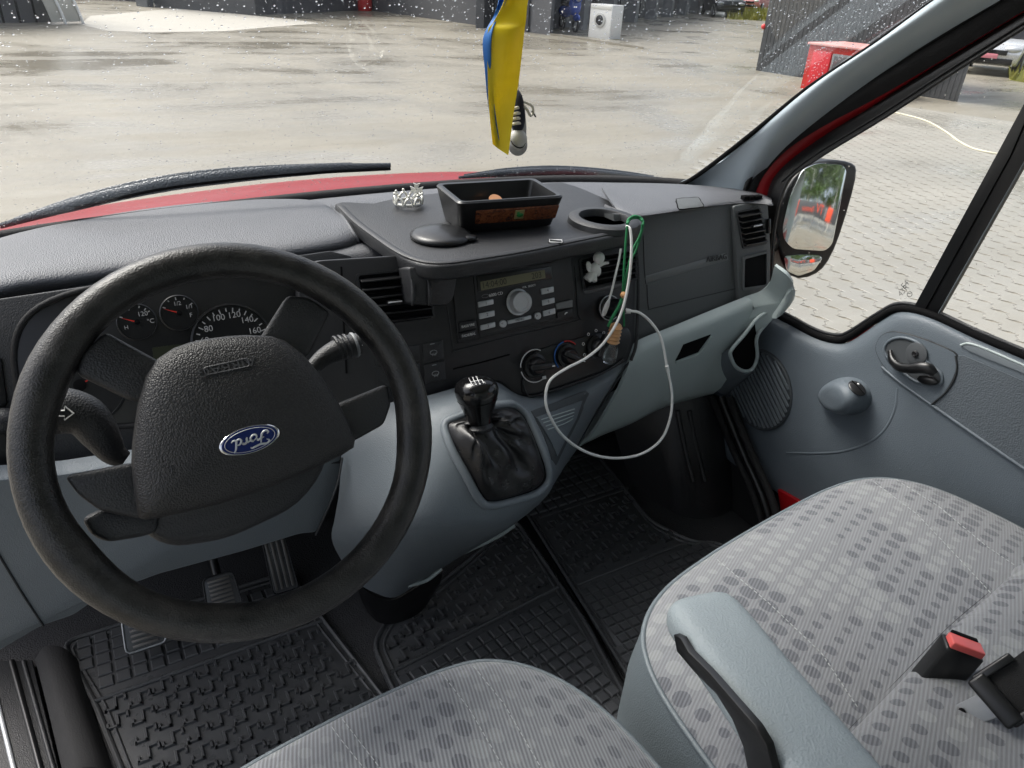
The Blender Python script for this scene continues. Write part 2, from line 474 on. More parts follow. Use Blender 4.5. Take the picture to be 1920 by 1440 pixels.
def glass(name, tint=(.97, .985, .98), gl=.9):
    b = NB(name); b.t.nodes.remove(b.p)
    tr = b.n('ShaderNodeBsdfTransparent'); tr.inputs[0].default_value = (*tint, 1)
    g = b.n('ShaderNodeBsdfGlossy'); g.inputs['Roughness'].default_value = .02; g.inputs[0].default_value = (1, 1, 1, 1)
    fr = b.n('ShaderNodeFresnel'); fr.inputs['IOR'].default_value = 1.45
    mx = b.n('ShaderNodeMixShader'); f2 = b.math('MULTIPLY', fr.outputs[0], gl)
    b.l(f2, mx.inputs[0]); b.l(tr.outputs[0], mx.inputs[1]); b.l(g.outputs[0], mx.inputs[2]); b.l(mx.outputs[0], b.o.inputs['Surface'])
    return b.m
M_GLASS = glass('window_glass', (.985, .995, .99), gl=.24)
M_SCREEN = glass('windscreen_glass', (.985, .995, .99), gl=.09)
def water_drop():
    b = NB('rain_water'); b.p.inputs['Transmission Weight'].default_value = 1; b.p.inputs['IOR'].default_value = 1.33
    return b.set((1, 1, 1), .02)
M_WATER = water_drop()
M_PILLAR = plastic('pillar_plastic', (.45, .52, .57), .36, 620, .2, .05)
def clear():
    b = NB('bottle_glass'); b.p.inputs['Transmission Weight'].default_value = 1; b.p.inputs['IOR'].default_value = 1.45
    return b.set((.96, .98, .97), .03)
M_BOTTLE = clear()
M_MIRROR = flat('mirror_silver', (.82, .84, .83), .03, 1)
def ground_mat(name, lift=1.0, fine=.2):
    b = NB(name); geo = b.n('ShaderNodeNewGeometry'); P_ = geo.outputs['Position']; info = b.n('ShaderNodeObjectInfo')
    n1 = b.noise(.35, 6, .6, P_, dist=.6); n2 = b.noise(2.2, 6, .65, P_); n3 = b.noise(14, 4, .5, P_); n4 = b.noise(90, 3, .6, P_)
    mp = b.n('ShaderNodeMapping'); mp.inputs['Scale'].default_value = (.12, 1.1, 1); mp.inputs['Rotation'].default_value = (0, 0, rad(20)); b.l(P_, mp.inputs[0])
    st = b.noise(1.3, 5, .6, mp.outputs[0])
    tw = (.90, .885, .85) if lift == 1 else (.91, .935, .98)
    k = lambda r_, g_, b_: (r_*lift*tw[0], g_*lift*tw[1], b_*lift*tw[2])
    c = b.mix(n1, k(.205, .187, .150), k(.315, .292, .243))
    c = b.mix(b.math('MULTIPLY', b.ramp(st, (.42, 0), (.65, 1)), .4), c, k(.15, .136, .107))
    c = b.mix(b.math('MULTIPLY', b.ramp(n2, (.4, 0), (.75, 1)), .3), c, k(.335, .315, .272))
    c = b.mix(b.math('MULTIPLY', n3, .2), c, k(.2, .188, .16))
    c = b.mix(b.math('MULTIPLY', b.ramp(n4, (.4, 0), (.7, 1)), .22), c, k(.14, .13, .11))
    c = b.mix(b.math('MULTIPLY', info.outputs['Random'], .25), c, k(.25, .235, .205))
    wet = b.ramp(b.math('ADD', b.math('MULTIPLY', n1, .6), b.math('MULTIPLY', st, .4)), (.40, 1), (.56, 0))
    r = b.ramp(wet, (0, .6), (1, .16))
    return b.set(c, r, b.bump(b.noise(30, 4, .5, P_), .12, .01))
M_GROUND = ground_mat('wet_concrete')
M_PAVER = ground_mat('wet_pale_paver', 1.2)
M_WALL = plastic('grey_cladding', (.115, .117, .125), .6, 0, 0, .1)
M_WALLD = plastic('dark_cladding', (.062, .065, .071), .55, 0, 0, .12)
M_WALLL = plastic('pale_pillar', (.16, .167, .175), .6, 0, 0, .1)
def leafmat(name, a, c2):
    b = NB(name); info = b.n('ShaderNodeObjectInfo'); n = b.noise(1.5, 3)
    return b.set(b.mix(n, a, c2), .6)
M_LEAF = leafmat('leaf_green', (.05, .10, .025), (.11, .18, .05))
M_GRASS = leafmat('grass_green', (.16, .2, .04), (.36, .32, .08))
M_BARK = plastic('birch_bark', (.5, .49, .46), .8, 0, 0, .3)

# ================================================================== THE YARD
def gp(px, py, h=0.0): return at(px, py, z=GZ+h)
g = mk('yard_ground', [(-150, -150, GZ), (250, -150, GZ), (250, 250, GZ), (-150, 250, GZ)], [(0, 1, 2, 3)], M_GROUND, smooth=False)
g['kind'] = 'structure'
# interlocking pavers beside the passenger door
def paver_outline():
    L, W, a, b = .235, .118, .017, .014
    bot = [(0, 0), (L*.25, a), (L*.5, 0), (L*.75, -a)]
    right = [(L, 0), (L+b, W*.33), (L-b, W*.67)]
    top = [(x, y+W) for x, y in [(L, 0)]+bot[:0:-1]]
    left = [(0, W), (-b, W*.67), (b, W*.33)]
    return bot+right+top+left, L, W
po, PL_, PW_ = paver_outline()
cen = V3((PL_/2, PW_/2, 0))
sh = [(V3((x, y, 0))-cen)*.988 for x, y in po]
pd = (at(1713, 513, z=GZ)-at(1613, 487, z=GZ)); pang = math.atan2(pd.y, pd.x)
pu = V3((math.cos(pang), math.sin(pang), 0)); pv = V3((-pu.y, pu.x, 0))
porg = at(1700, 600, z=GZ)
cells = []
for j in range(-60, 90):
    for i in range(-40, 60):
        c = porg+pu*((i+(.5 if j % 2 else 0))*PL_)+pv*(j*PW_)
        d = c-CP; zz = d.dot(FW)
        if zz < .5: continue
        px, py = 960+F*d.dot(RT)/zz, 720-F*d.dot(UP)/zz
        if px > max(1290, 1290+(335-py)*1.3) and 195 < py < 760 and px < 2150: cells.append((d.length, c))
cells.sort(key=lambda q: q[0])
bm0 = slab_bm(sh, (0, 0, 1), .010, .002, 1)
pvr = mk('paver', 0, 0, M_PAVER, None, bm=bm0, angle=25)
pvr.parent = g; first = True
rest = bmesh.new()
tmpm = pvr.data
for k, (d, c) in enumerate(cells):
    dz = GZ+.006+random.uniform(-.0008, .001); rz = pang+random.uniform(-.012, .012)
    if k < 300:
        if first: pvr.location = (c.x, c.y, dz); pvr.rotation_euler = (0, 0, rz); first = False
        else: inst(pvr, g, (c.x, c.y, dz), rz)
    else:
        n0 = len(rest.verts); rest.from_mesh(tmpm); rest.verts.ensure_lookup_table()
        mt = Matrix.Translation((c.x, c.y, dz)) @ Matrix.Rotation(rz, 4, 'Z')
        for v in rest.verts[n0:]: v.co = mt @ v.co
if len(cells) > 300:
    o = mk('paver_field', 0, 0, M_PAVER, g, bm=rest, angle=25); o['kind'] = 'stuff'
else: rest.free()

def boxpts(a, b, h, depthvec, name, mat, parent, z0=GZ):
    """wall block standing on the line a-b"""
    a, b = V3(a), V3(b); dv = V3(depthvec)
    vs = [a, b, b+dv, a+dv]; vs = [V3((v.x, v.y, z0)) for v in vs]+[V3((v.x, v.y, z0+h)) for v in vs]
    return mk(name, vs, [(0, 1, 2, 3), (4, 5, 6, 7), (0, 1, 5, 4), (1, 2, 6, 5), (2, 3, 7, 6), (3, 0, 4, 7)], mat, parent, smooth=False)
# garage row: long face with bays, corner near the washing machine
c0 = gp(1030, 66); c1 = gp(690, 19); c2 = gp(1345, 20)
r = root('garage_building', 'long grey garage building with open bays behind the white washing machine', 'building', c0)
e = (c2-c0).normalized(); back = V3((-e.y, e.x, 0))
L = (c2-c0).length
boxpts(c0, c1, 4.2, e*.3, 'end_wall', M_WALL, r)
boxpts(c0+back*2.5+e*.3, c2+back*2.5, 4.2, back*.3, 'back_wall', M_WALLD, r)
nb = 9
for i in range(nb+1):
    p = c0+e*(L*i/nb+.0)
    if i: boxpts(p-e*.25, p+e*.25, 4.2, back*.5, 'bay_pillar', M_WALLL, r)
    if i < nb:
        q0 = p+e*.35; q1 = c0+e*(L*(i+1)/nb)-e*.3
        boxpts(q0+back*.9, q1+back*.9, 2.9, back*.08, 'bay_door', M_WALLD if i % 2 == 0 else M_WALL, r)
        boxpts(q0+back*.3, q1+back*.3, 1.1, back*.25, 'bay_lintel', M_WALL, r, GZ+3.1)
boxpts(c0+e*.3, c2, .12, back*6, 'roof', M_WALLD, r, GZ+4.2)
mk('plinth', [V3((v.x, v.y, GZ+dz)) for dz in (.0, .06) for v in (c0-back*.8-e*.4, gp(1200, 92)-back*.1, gp(1200, 84), c0)],
   [(0, 1, 2, 3), (4, 5, 6, 7), (0, 1, 5, 4), (1, 2, 6, 5), (2, 3, 7, 6), (3, 0, 4, 7)], M_GROUND, r, smooth=False)
# back building across the yard
d0, d1 = gp(290, 13), gp(480, 29)
ev = (d1-d0).normalized(); bv_ = V3((-ev.y, ev.x, 0))
r = root('workshop_building', 'dark grey workshop with a pillar at the far end of the yard', 'building', d0)
boxpts(d0, d1, 4, bv_*3, 'wall', M_WALLD, r)
boxpts(d0-ev*9+bv_*1.5, d0-ev*.02+bv_*1.5, 4, bv_*.3, 'side_wall', M_WALLD, r)
boxpts(d0-ev*.5-bv_*.3, d0-ev*.03-bv_*.3, 4, bv_*.3, 'pillar', M_WALLL, r)
boxpts(d1+ev*.02+bv_*1.2, c1+bv_*.5, 4, bv_*.3, 'rear_wall', M_WALL, r)
f0, f1 = gp(-60, 44), gp(96, 42)
ev = (f1-f0).normalized(); bv_ = V3((-ev.y, ev.x, 0))
r = root('shed', 'dark grey panelled shed wall at the left edge of the yard', 'building', f0)
boxpts(f0-ev*2, f1, 3.6, bv_*3, 'wall', M_WALLD, r)
for k in range(5):
    p = f0+ev*((f1-f0).length*(k/5)); boxpts(p-bv_*.02, p+ev*.05-bv_*.02, 3.6, bv_*.018, 'panel_seam', M_VOID, r)
# two pale aprons of dry concrete in front of the buildings
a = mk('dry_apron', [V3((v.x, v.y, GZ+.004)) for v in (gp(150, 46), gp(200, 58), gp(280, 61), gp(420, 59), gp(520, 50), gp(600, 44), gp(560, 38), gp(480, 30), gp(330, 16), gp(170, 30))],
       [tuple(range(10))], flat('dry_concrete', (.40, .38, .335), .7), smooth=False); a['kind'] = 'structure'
# pale frame leaning at the shed
p0 = gp(101, 46); p1 = gp(158, 44)
r = root('leaning_panel', 'pale beige panel in a curved white frame leaning beside the shed', 'panel', p0)
u = (p1-p0); un = u.normalized(); bk = V3((-un.y, un.x, 0))
rows = [[p0+un*(u.length*s)+V3((0, 0, h))+bk*(.03+.25*h*h)-un*(.16*h) for s in (0, .33, .66, 1)] for h in (.05, .5, 1.0, 1.6)]
surf('board', rows, flat('beige_board', (.42, .41, .36), .6), r, .03)
for s in (.42, 1.0):
    tube('frame_tube', [p0+un*(u.length*s)+V3((0, 0, h))+bk*(.25*h*h)-un*(.16*h+.03) for h in (0, .3, .6, 1.0, 1.6)], .035, M_WHITE, r)
# washing machine
b0 = gp(1102, 71); b1 = gp(1142, 76); u = (b1-b0).normalized(); bk = V3((-u.y, u.x, 0)); W = (b1-b0).length
H = .98
r = root('washing_machine', 'white front loading washing machine with round black door standing in the yard', 'washing machine', b0)
cc = b0+u*W/2+bk*.3
obox('cabinet', cc+V3((0, 0, H/2+.02)), u*W/2, bk*.3, V3((0, 0, H/2)), M_WHITE, r, .02)
o_ = b0+u*W*.5+V3((0, 0, H*.56))
lathe('door_ring', [(.21, 0), (.21, .03), (.15, .045), (.15, 0)], o_-bk*.002, -bk, flat('ring_grey', (.5, .5, .48), .4), r)
lathe('door_glass', [(.0, .05), (.08, .045), (.148, .02), (.148, 0)], o_-bk*.004, -bk, M_BLACK, r)
obox('control_panel', b0+u*W*.5+V3((0, 0, H*.93))-bk*.006, u*W*.46, bk*.008, V3((0, 0, .05)), flat('panel_cream', (.7, .7, .66), .4), r, .004)
obox('plinth', cc+V3((0, 0, .0125))+bk*.01, u*W*.48, bk*.28, V3((0, 0, .0125)), flat('yellowed', (.6, .52, .25), .5), r, 0)
# blue motor scooter beside it
s0 = gp(1076, 61); r = root('scooter', 'blue motor scooter parked against the garage wall left of the washing machine', 'scooter', s0)
uu, bk = -V3((RT.x, RT.y, 0)).normalized(), V3((FW.x, FW.y, 0)).normalized()
hd = (bk*.9+uu*.35).normalized()
M_BLUE = flat('blue_paint', (.015, .07, .42), .25, coat=1)
for k in (-.1, 1.1):
    c = s0+hd*k+V3((0, 0, .25))
    b = bmesh.new(); sd_ = hd.cross(V3((0, 0, 1)))
    tube_bm([c+(hd*math.cos(t)+V3((0, 0, 1))*math.sin(t))*.2 for t in [i*math.pi/5 for i in range(10)]], .055, 8, 3, True, b)
    w_ = mk('wheel', 0, 0, M_BLACK, r, bm=b); lathe('hub', [(.0, -.04), (.1, -.03), (.1, .03), (0, .04)], c, sd_, M_SILVER, w_, 12)
b = ell_bm(s0+hd*.1+V3((0, 0, .82)), hd*.16, hd.cross(V3((0, 0, 1)))*.24, V3((.0, 0, .32))); ell_bm(s0-hd*.05+V3((0, 0, 1.05)), hd*.16, hd.cross(V3((0, 0, 1)))*.2, V3((0, 0, .14)), b)
mk('front_shield', 0, 0, M_BLUE, r, bm=b, angle=80)
ell('mudguard', s0-hd*.1+V3((0, 0, .47)), hd*.26, hd.cross(V3((0, 0, 1)))*.1, V3((0, 0, .13)), M_BLUE, r)
ell('rear_body', s0+hd*.9+V3((0, 0, .62)), hd*.45, hd.cross(V3((0, 0, 1)))*.2, V3((0, 0, .22)), M_BLUE, r)
ell('saddle', s0+hd*.8+V3((0, 0, .86)), hd*.38, hd.cross(V3((0, 0, 1)))*.15, V3((0, 0, .08)), M_BLACK, r)
tube('fork', [s0+hd*-.1+V3((0, 0, .25)), s0+hd*.15+V3((0, 0, 1.1))], .04, M_BLACK, r, sub=1)
tube('handlebar', [s0+hd*.15+V3((0, 0, 1.18))+hd.cross(V3((0, 0, 1)))*q for q in (-.36, 0, .36)], .025, M_BLACK, r, sub=2)
ell('headlight', s0-hd*.18+V3((0, 0, 1.04)), hd*.05, hd.cross(V3((0, 0, 1)))*.09, V3((0, 0, .07)), M_SILVER, r)

def car(name, label, p, heading, paint, sc=1.0, group=None, plate=None):
    """small hatchback: body, cabin glass, wheels, lamps, plate"""
    r = root(name, label, 'car', p, group)
    h = V3((math.cos(heading), math.sin(heading), 0)); s = V3((-h.y, h.x, 0)); U = V3((0, 0, 1))
    def P(x, y, z): return V3(p)+(h*x+s*y+U*z)*sc
    prof = [(-1.95, .35, .80), (-1.98, .62, .84), (-1.85, .88, .84), (-1.1, .97, .84), (-.2, .98, .84), (.9, .98, .84), (1.6, .95, .84), (1.93, .82, .82), (1.95, .5, .80), (1.85, .3, .78), (0, .25, .80), (-1.8, .28, .78)]
    def ext(prof, name, mat, bev):
        b = bmesh.new(); A = [b.verts.new(P(x, -w_, z)) for x, z, w_ in prof]; B = [b.verts.new(P(x, w_, z)) for x, z, w_ in prof]
        b.faces.new(A); b.faces.new(B[::-1]); n = len(prof)
        for i in range(n): b.faces.new((A[i], B[i], B[(i+1) % n], A[(i+1) % n]))
        bmesh.ops.recalc_face_normals(b, faces=b.faces[:])
        bmesh.ops.bevel(b, geom=b.edges[:], offset=bev*sc, segments=2, profile=.5, affect='EDGES')
        return mk(name, 0, 0, mat, r, bm=b)
    ext(prof, 'body', paint, .05)
    ext([(-1.05, .95, .76), (-.45, 1.40, .62), (1.2, 1.42, .62), (1.78, .96, .76)], 'cabin_glass', M_BLACK, .05)
    ext([(-.35, 1.405, .60), (.2, 1.46, .58), (1.1, 1.45, .58), (1.25, 1.40, .60)], 'roof', paint, .03)
    for x in (-1.25, 1.25):
        for y in (-.78, .78):
            wl = lathe('wheel', [(.0, -.1), (.24, -.1), (.31, -.08), (.31, .08), (.24, .1), (0, .1)], P(x, y, .31), s, M_BLACK, r, 20)
            lathe('rim', [(0, .115), (.2, .105), (.2, .09)], P(x, y, .31), s*(1 if y > 0 else -1), M_SILVER, wl, 14)
    for y in (-.6, .6): ell('headlight', P(-1.9, y, .72), h*.09, s*.2, U*.09, M_SILVER, r)
    for y in (-.68, .68): obox('tail_light', P(1.93, y, .78), h*.03, s*.1, U*.14, M_REDPR, r, .01)
    obox('grille', P(-1.985, 0, .63), h*.03, s*.45, U*.06, M_BLACK, r, .01)
    obox('bumper_slot', P(-1.965, 0, .40), h*.03, s*.62, U*.07, M_BLACK, r, .01)
    if plate: obox('number_plate', P(-2.01, .0, .53), h*.012, s*.26, U*.058, plate, r, .004)
    for y in (-.9, .9): ell('door_mirror', P(-.75, y, 1.0), h*.08, s*.1, U*.07, paint, r)
    return r
M_GMET = flat('dark_grey_metallic', (.06, .065, .07), .3, .5, coat=.6)
M_PINK = flat('faded_red_paint', (.55, .22, .24), .4)
M_SILV = flat('silver_metallic', (.62, .63, .64), .28, .4, coat=.6)
M_PLATE = flat('pink_plate', (.7, .25, .3), .5)
fw2 = V3((FW.x, FW.y, 0)).normalized(); hd0 = math.atan2(fw2.y, fw2.x)
car('parked_car', 'dark grey hatchback parked beside the garage row at the far end of the yard', gp(1350, 30), hd0+.05, M_GMET)
car('parked_car', 'faded pinkish red car parked on the grass verge beyond the container', gp(1417, 22), hd0-.6, M_PINK)
car('parked_car', 'silver hatchback with a pink number plate parked by the grass on the right', gp(1856, 133), hd0-.62, M_SILV, .92, plate=M_PLATE)

# dark slatted container and red van in front of it
k0 = gp(1417, 132); k1 = gp(1795, 191); u = (k1-k0).normalized(); bk = V3((-u.y, u.x, 0))
if bk.dot(FW) < 0: bk = -bk
r = root('storage_container', 'big dark grey corrugated container standing across the yard', 'container', k0)
LK = (k1-k0).length; HK = 2.15
kd = (Matrix.Rotation(rad(6), 3, 'Z') @ V3((k1.x-CP.x, k1.y-CP.y, 0)).normalized())
M_CONT = plastic('container_paint', (.045, .049, .053), .55, 0, 0, .12)
boxpts(k0, k1, HK, kd*3.2, 'body', M_CONT, r)
nr = 46
rib = boxpts(k0-bk*.007+u*.05, k0-bk*.007+u*.13, HK-.1, bk*.006, 'rib', M_CONT, r)
for i in range(1, nr):
    c = rib.copy(); COL.objects.link(c); c.parent = r; c.location = u*(LK-.2)*i/(nr-1)
boxpts(k0-bk*.04-u*.03, k1-bk*.04+u*.03, .12, kd*3.3, 'roof_edge', M_WALLD, r, GZ+HK)
ell('car_tail_light', k0+V3((0, 0, .95))+bk*.02-u*.03, u*.06, bk*.06, V3((0, 0, .06)), M_REDPR, r)  # red ball stands for the tail light of a car behind
v0 = gp(1506, 165)
r = root('kiosk', 'bright red panelled kiosk with a small framed window in front of the container', 'kiosk', v0)
HB = .82
boxpts(v0-bk*.1, v0+u*1.5-bk*.1, HB, bk*1.2, 'body', flat('red_kiosk_paint', (.46, .022, .016), .4), r)
obox('top_trim', v0+u*.75+bk*.5+V3((0, 0, HB+.025)), u*.78, bk*.66, V3((0, 0, .022)), flat('pale_trim', (.6, .3, .28), .5), r, .01)
fr = obox('window_frame', v0+u*.85-bk*.115+V3((0, 0, .55)), u*.3, bk*.012, V3((0, 0, .16)), M_WALLL, r, .01)
obox('pane', v0+u*.85-bk*.132+V3((0, 0, .55)), u*.25, bk*.003, V3((0, 0, .12)), M_WALLD, fr, .002)
obox('side_panel', v0+u*.32-bk*.112+V3((0, 0, .40)), u*.2, bk*.01, V3((0, 0, .33)), flat('red_panel', (.55, .02, .03), .4), r, .008)

# grass verge and trees
def verge(name, pts, n, hgt, lb):
    pts = [V3((p.x, p.y, GZ)) for p in pts]
    b = bmesh.new(); c = sum(pts, V3())/len(pts)
    for _ in range(n):
        i = random.randrange(len(pts)); a, d = pts[i], pts[(i+1) % len(pts)]
        s, t = random.random(), math.sqrt(random.random()); q = c+((a*(1-s)+d*s)-c)*t
        w_ = random.uniform(.03, .09); h = random.uniform(.4, 1)*hgt; an = random.uniform(0, 6.3)
        e1 = V3((math.cos(an), math.sin(an), 0))*w_; ln = V3((random.gauss(0, .1), random.gauss(0, .1), 0))
        b.faces.new([b.verts.new(q-e1), b.verts.new(q+e1), b.verts.new(q+ln+V3((0, 0, h)))])
    vs = [b.verts.new(p+V3((0, 0, .006))) for p in pts]; b.faces.new(vs)
    o = mk(name, 0, 0, M_GRASS, None, smooth=False, bm=b); return tag(o, lb, 'grass', kind='stuff')
verge('grass_verge', [gp(1362, 36), gp(1450, 40), gp(1500, 36), gp(1500, 0), gp(1362, 0)], 5000, .5, 'yellow green rough grass verge at the far end of the yard')
verge('grass_verge', [gp(1893, 150), gp(2100, 185), gp(2100, 100), gp(1893, 70)], 5000, .4, 'yellow green grass strip beside the silver car')
def tree(name, label, p, h, cr_, mats, n=2600, trunk=.16, group=None, leaf=.16, base=.35):
    r = root(name, label, 'tree', p, group); p = V3(p)
    lean = V3((random.gauss(0, .04), random.gauss(0, .04), 1))
    tr = [p+lean*(h*t)+V3((random.gauss(0, .05), random.gauss(0, .05), 0))*t*2 for t in (0, .25, .5, .75, .97)]
    b = tube_bm(tr, [trunk, trunk*.8, trunk*.6, trunk*.35, .02], 8, 3)
    cl = []
    for _ in range(16):
        t = random.uniform(base, .95); s = p+lean*(h*t); an = random.uniform(0, 6.3)
        ln = cr_*random.uniform(.5, 1)*(1.15-t*.55)
        e_ = s+V3((math.cos(an), math.sin(an), random.uniform(.2, .7)))*ln
        tube_bm([s, (s+e_)/2+V3((0, 0, .12)), e_], [trunk*.3, trunk*.2, .012], 5, 2, False, b)
        cl += [(e_, ln*.5), ((s+e_)/2, ln*.45)]
    cl.append((p+lean*h, cr_*.3))
    mk('trunk', 0, 0, mats[0], r, bm=b)
    b = bmesh.new()
    for _ in range(n):
        c, s = random.choice(cl)
        q = c+V3((random.gauss(0, .5), random.gauss(0, .5), random.gauss(0, .45)))*s
        a = V3((random.gauss(0, 1), random.gauss(0, 1), random.gauss(0, 1))).normalized(); d = a.orthogonal().normalized(); l = leaf*random.uniform(.5, 1.2)
        b.faces.new([b.verts.new(q-a*l), b.verts.new(q+d*l*.5), b.verts.new(q+a*l), b.verts.new(q-d*l*.5)])
    mk('crown', 0, 0, mats[1], r, smooth=False, bm=b)
    return r
for i, (px, dd, h, lb) in enumerate(((1480, 46, 7.5, 'leafy green tree rising beyond the left end of the dark container'), (1590, 44, 8, 'leafy green tree rising beyond the middle of the dark container'),
                         (1700, 46, 7, 'leafy green tree beyond the container, hidden behind the windscreen pillar'), (1400, 66, 8, 'far green tree beyond the pinkish car'), (1960, 40, 7, 'green tree beyond the silver car at the right'))):
    d = ray(px, 60); d.z = 0; d.normalize(); q = CP+d*dd
    tree('tree', lb, (q.x, q.y, GZ), h, 3.2, (M_BARK, M_LEAF), 3000, .2, 'trees beyond the yard', .3, .12)
# grey gabion heap by the silver car
q = gp(1925, 125)
b = bmesh.new()
for _ in range(60):
    c = q+V3((random.uniform(0, 3.5), random.uniform(0, 2.5), random.uniform(0, 1.0)))
    ell_bm(c, V3((random.uniform(.1, .25), 0, 0)), V3((0, random.uniform(.1, .25), 0)), V3((0, 0, random.uniform(.1, .2))), b, 7, 5)
o = mk('rubble_heap', 0, 0, M_WALLL, None, bm=b); tag(o, 'grey heap of rubble behind the grass at the right', 'rubble', kind='stuff')
# hose lying on the wet ground
o = tube('garden_hose', [gp(*p, .015) for p in ((1660, 208), (1700, 216), (1740, 228), (1775, 248), (1800, 266), (1830, 280), (1880, 290), (1960, 300))], .014, flat('hose_cream', (.55, .52, .4), .5))
tag(o, 'thin pale hose curving over the wet ground beside the container', 'hose')
# things seen by the wall: red bin with a blue panel
q = gp(684, 20); r = root('barrel', 'red barrel with a blue lid standing by the grey garage end wall', 'barrel', q)
lathe('barrel', [(0, 0), (.28, 0), (.31, .15), (.31, .65), (.28, .8), (0, .8)], q, (0, 0, 1), M_REDPR, r)
lathe('lid', [(0, .3), (.2, .28), (.29, .0), (0, 0)], q+V3((-.0, 0, .8)), (0, 0, 1), M_BLUEPR, r)

# behind the van, seen in the door mirror: advertising fence and birches
MC = at(1536, 420, x=1.0)
vd = (MC-CP).normalized(); rv = V3((.28, -1, .03)).normalized(); MN = (rv-vd).normalized()
def refl(px, py):
    d = ray(px, py); p = CP+d*((MC-CP).dot(MN)/d.dot(MN)); d = d.normalized(); return p, d-MN*(2*d.dot(MN))
p, d = refl(1530, 408); t = (-9.5-p.y)/d.y; BC = p+d*t
BL = V3((BC.x-6, -9.5, GZ)); 
r = root('advertising_fence', 'dark fence panel with orange TV lettering seen in the door mirror', 'banner', (BC.x, -9.5, GZ))
hz = BC.z-GZ
obox('board', (BC.x, -9.5, BC.z+.0), (5.5, 0, 0), (0, .05, 0), (0, 0, .62), M_WALLD, r, .01)
obox('orange_panel', (BC.x+2.6, -9.43, BC.z+.05), (.55, 0, 0), (0, .012, 0), (0, 0, .6), M_ORANGE, r, .005)
obox('white_panel', (BC.x+1.75, -9.43, BC.z), (.2, 0, 0), (0, .012, 0), (0, 0, .5), M_WALLL, r, .005)
obox('orange_panel', (BC.x-3.2, -9.43, BC.z), (.3, 0, 0), (0, .012, 0), (0, 0, .6), M_ORANGE, r, .005)
for k in range(5): obox('post', (BC.x-5+k*2.5, -9.6, GZ+.7), (.06, 0, 0), (0, .04, 0), (0, 0, .75), M_WALLL, r, 0)
text('lettering', 'TV', (BC.x+.6, -9.43, BC.z+.1), (-1, 0, 0), (0, 0, 1), 1.15, M_ORANGE, r, .01, .2)
text('lettering', 'lastuu', (BC.x-1.3, -9.43, BC.z-.05), (-1, 0, 0), (0, 0, 1), .75, M_ORANGE, r, .01, .3)
for i in range(11):
    x = BC.x-8+i*1.5+random.uniform(-.5, .5); y = -13-random.uniform(0, 5)
    tree('birch_tree', 'white stemmed birch behind the advertising fence, seen in the door mirror', (x, y, GZ), random.uniform(10, 13), 2.6, (M_BARK, M_LEAF), 2400, .11, 'birches behind the fence', .22, .25)

# ================================================================== THE VAN SHELL
floor = mk('cab_floor', [(x, y, z) for z in (0, -.04) for x, y in ((-1.0, -1.2), (.80, -1.2), (.80, .85), (-1.0, .85))],
           [(0, 1, 2, 3), (4, 5, 6, 7), (0, 1, 5, 4), (1, 2, 6, 5), (2, 3, 7, 6), (3, 0, 4, 7)], M_CARPET, smooth=False)
floor['kind'] = 'structure'
van = root('van_body', 'red painted van shell with grey inner pillar trim and black door seals', 'van', (0, .8, 0))
obox('bulkhead', (-.1, .80, .36), (.92, 0, 0), (0, .02, 0), (0, 0, .36), M_MATTE, van, 0)
# windscreen: base arc and rake
BASE = [(-.96, .70), (-.80, .79), (-.60, .86), (-.3, .905), (0, .925), (.3, .915), (.55, .87), (.74, .79), (.84, .72)]
ZB = .775
def ws_point(x, y, t, off=0.0):
    return V3((x*(1-.10*t), y-.66*t, ZB+.52*t+.035*math.sin(math.pi*min(1, t)))) + V3((0, .62, .78))*off
ws = root('windscreen', 'large raked windscreen speckled with rain drops', 'windscreen', (0, .9, ZB))
surf('glass_pane', [[ws_point(x, y, t) for x, y in BASE] for t in (-.02, .2, .4, .6, .8, 1.0, 1.15)], M_SCREEN, ws, .004, 4, 3)
def ws_at(s, t, off):
    k = s*(len(BASE)-1); i = min(int(k), len(BASE)-2); f = k-i
    x = BASE[i][0]*(1-f)+BASE[i+1][0]*f; y = BASE[i][1]*(1-f)+BASE[i+1][1]*f
    return ws_point(x, y, t, off)
b = bmesh.new(); nrm = V3((0, .62, .78)).normalized(); e1 = V3((1, 0, 0)); e2 = nrm.cross(e1)
def drop(p, r_, h):
    top = b.verts.new(p+nrm*h); R1 = []; R2 = []
    for j in range(6):
        a = j*math.pi/3; v = (e1*math.cos(a)+e2*math.sin(a)*random.uniform(.9, 1.25))*r_
        R1.append(b.verts.new(p+v*.62+nrm*h*.78)); R2.append(b.verts.new(p+v))
    for j in range(6):
        k = (j+1) % 6; b.faces.new((top, R1[j], R1[k])); b.faces.new((R1[j], R2[j], R2[k], R1[k]))
    b.faces.new(R2[::-1])
for _ in range(14000):
    s, t = random.random(), random.random()**.9*1.1
    r_ = random.choice((.0005, .0006, .0008, .0009, .0011, .0017))
    drop(ws_at(s, t, .004), r_, r_*.48)
for _ in range(40):
    s, t = random.random(), random.uniform(.5, 1.1); p = ws_at(s, t, .004)
    for k in range(random.randint(3, 8)): drop(p+e1*random.gauss(0, .003)+e2*random.gauss(0, .006), random.uniform(.0008, .0016), .0005)
o = mk('rain_drops', 0, 0, M_WATER, ws, bm=b, angle=80); o['kind'] = 'stuff'
# black base seal of the screen
tube('base_seal', [ws_point(x, y-.012, -.015) for x, y in BASE], .013, M_MATTE, van, 8, 4)
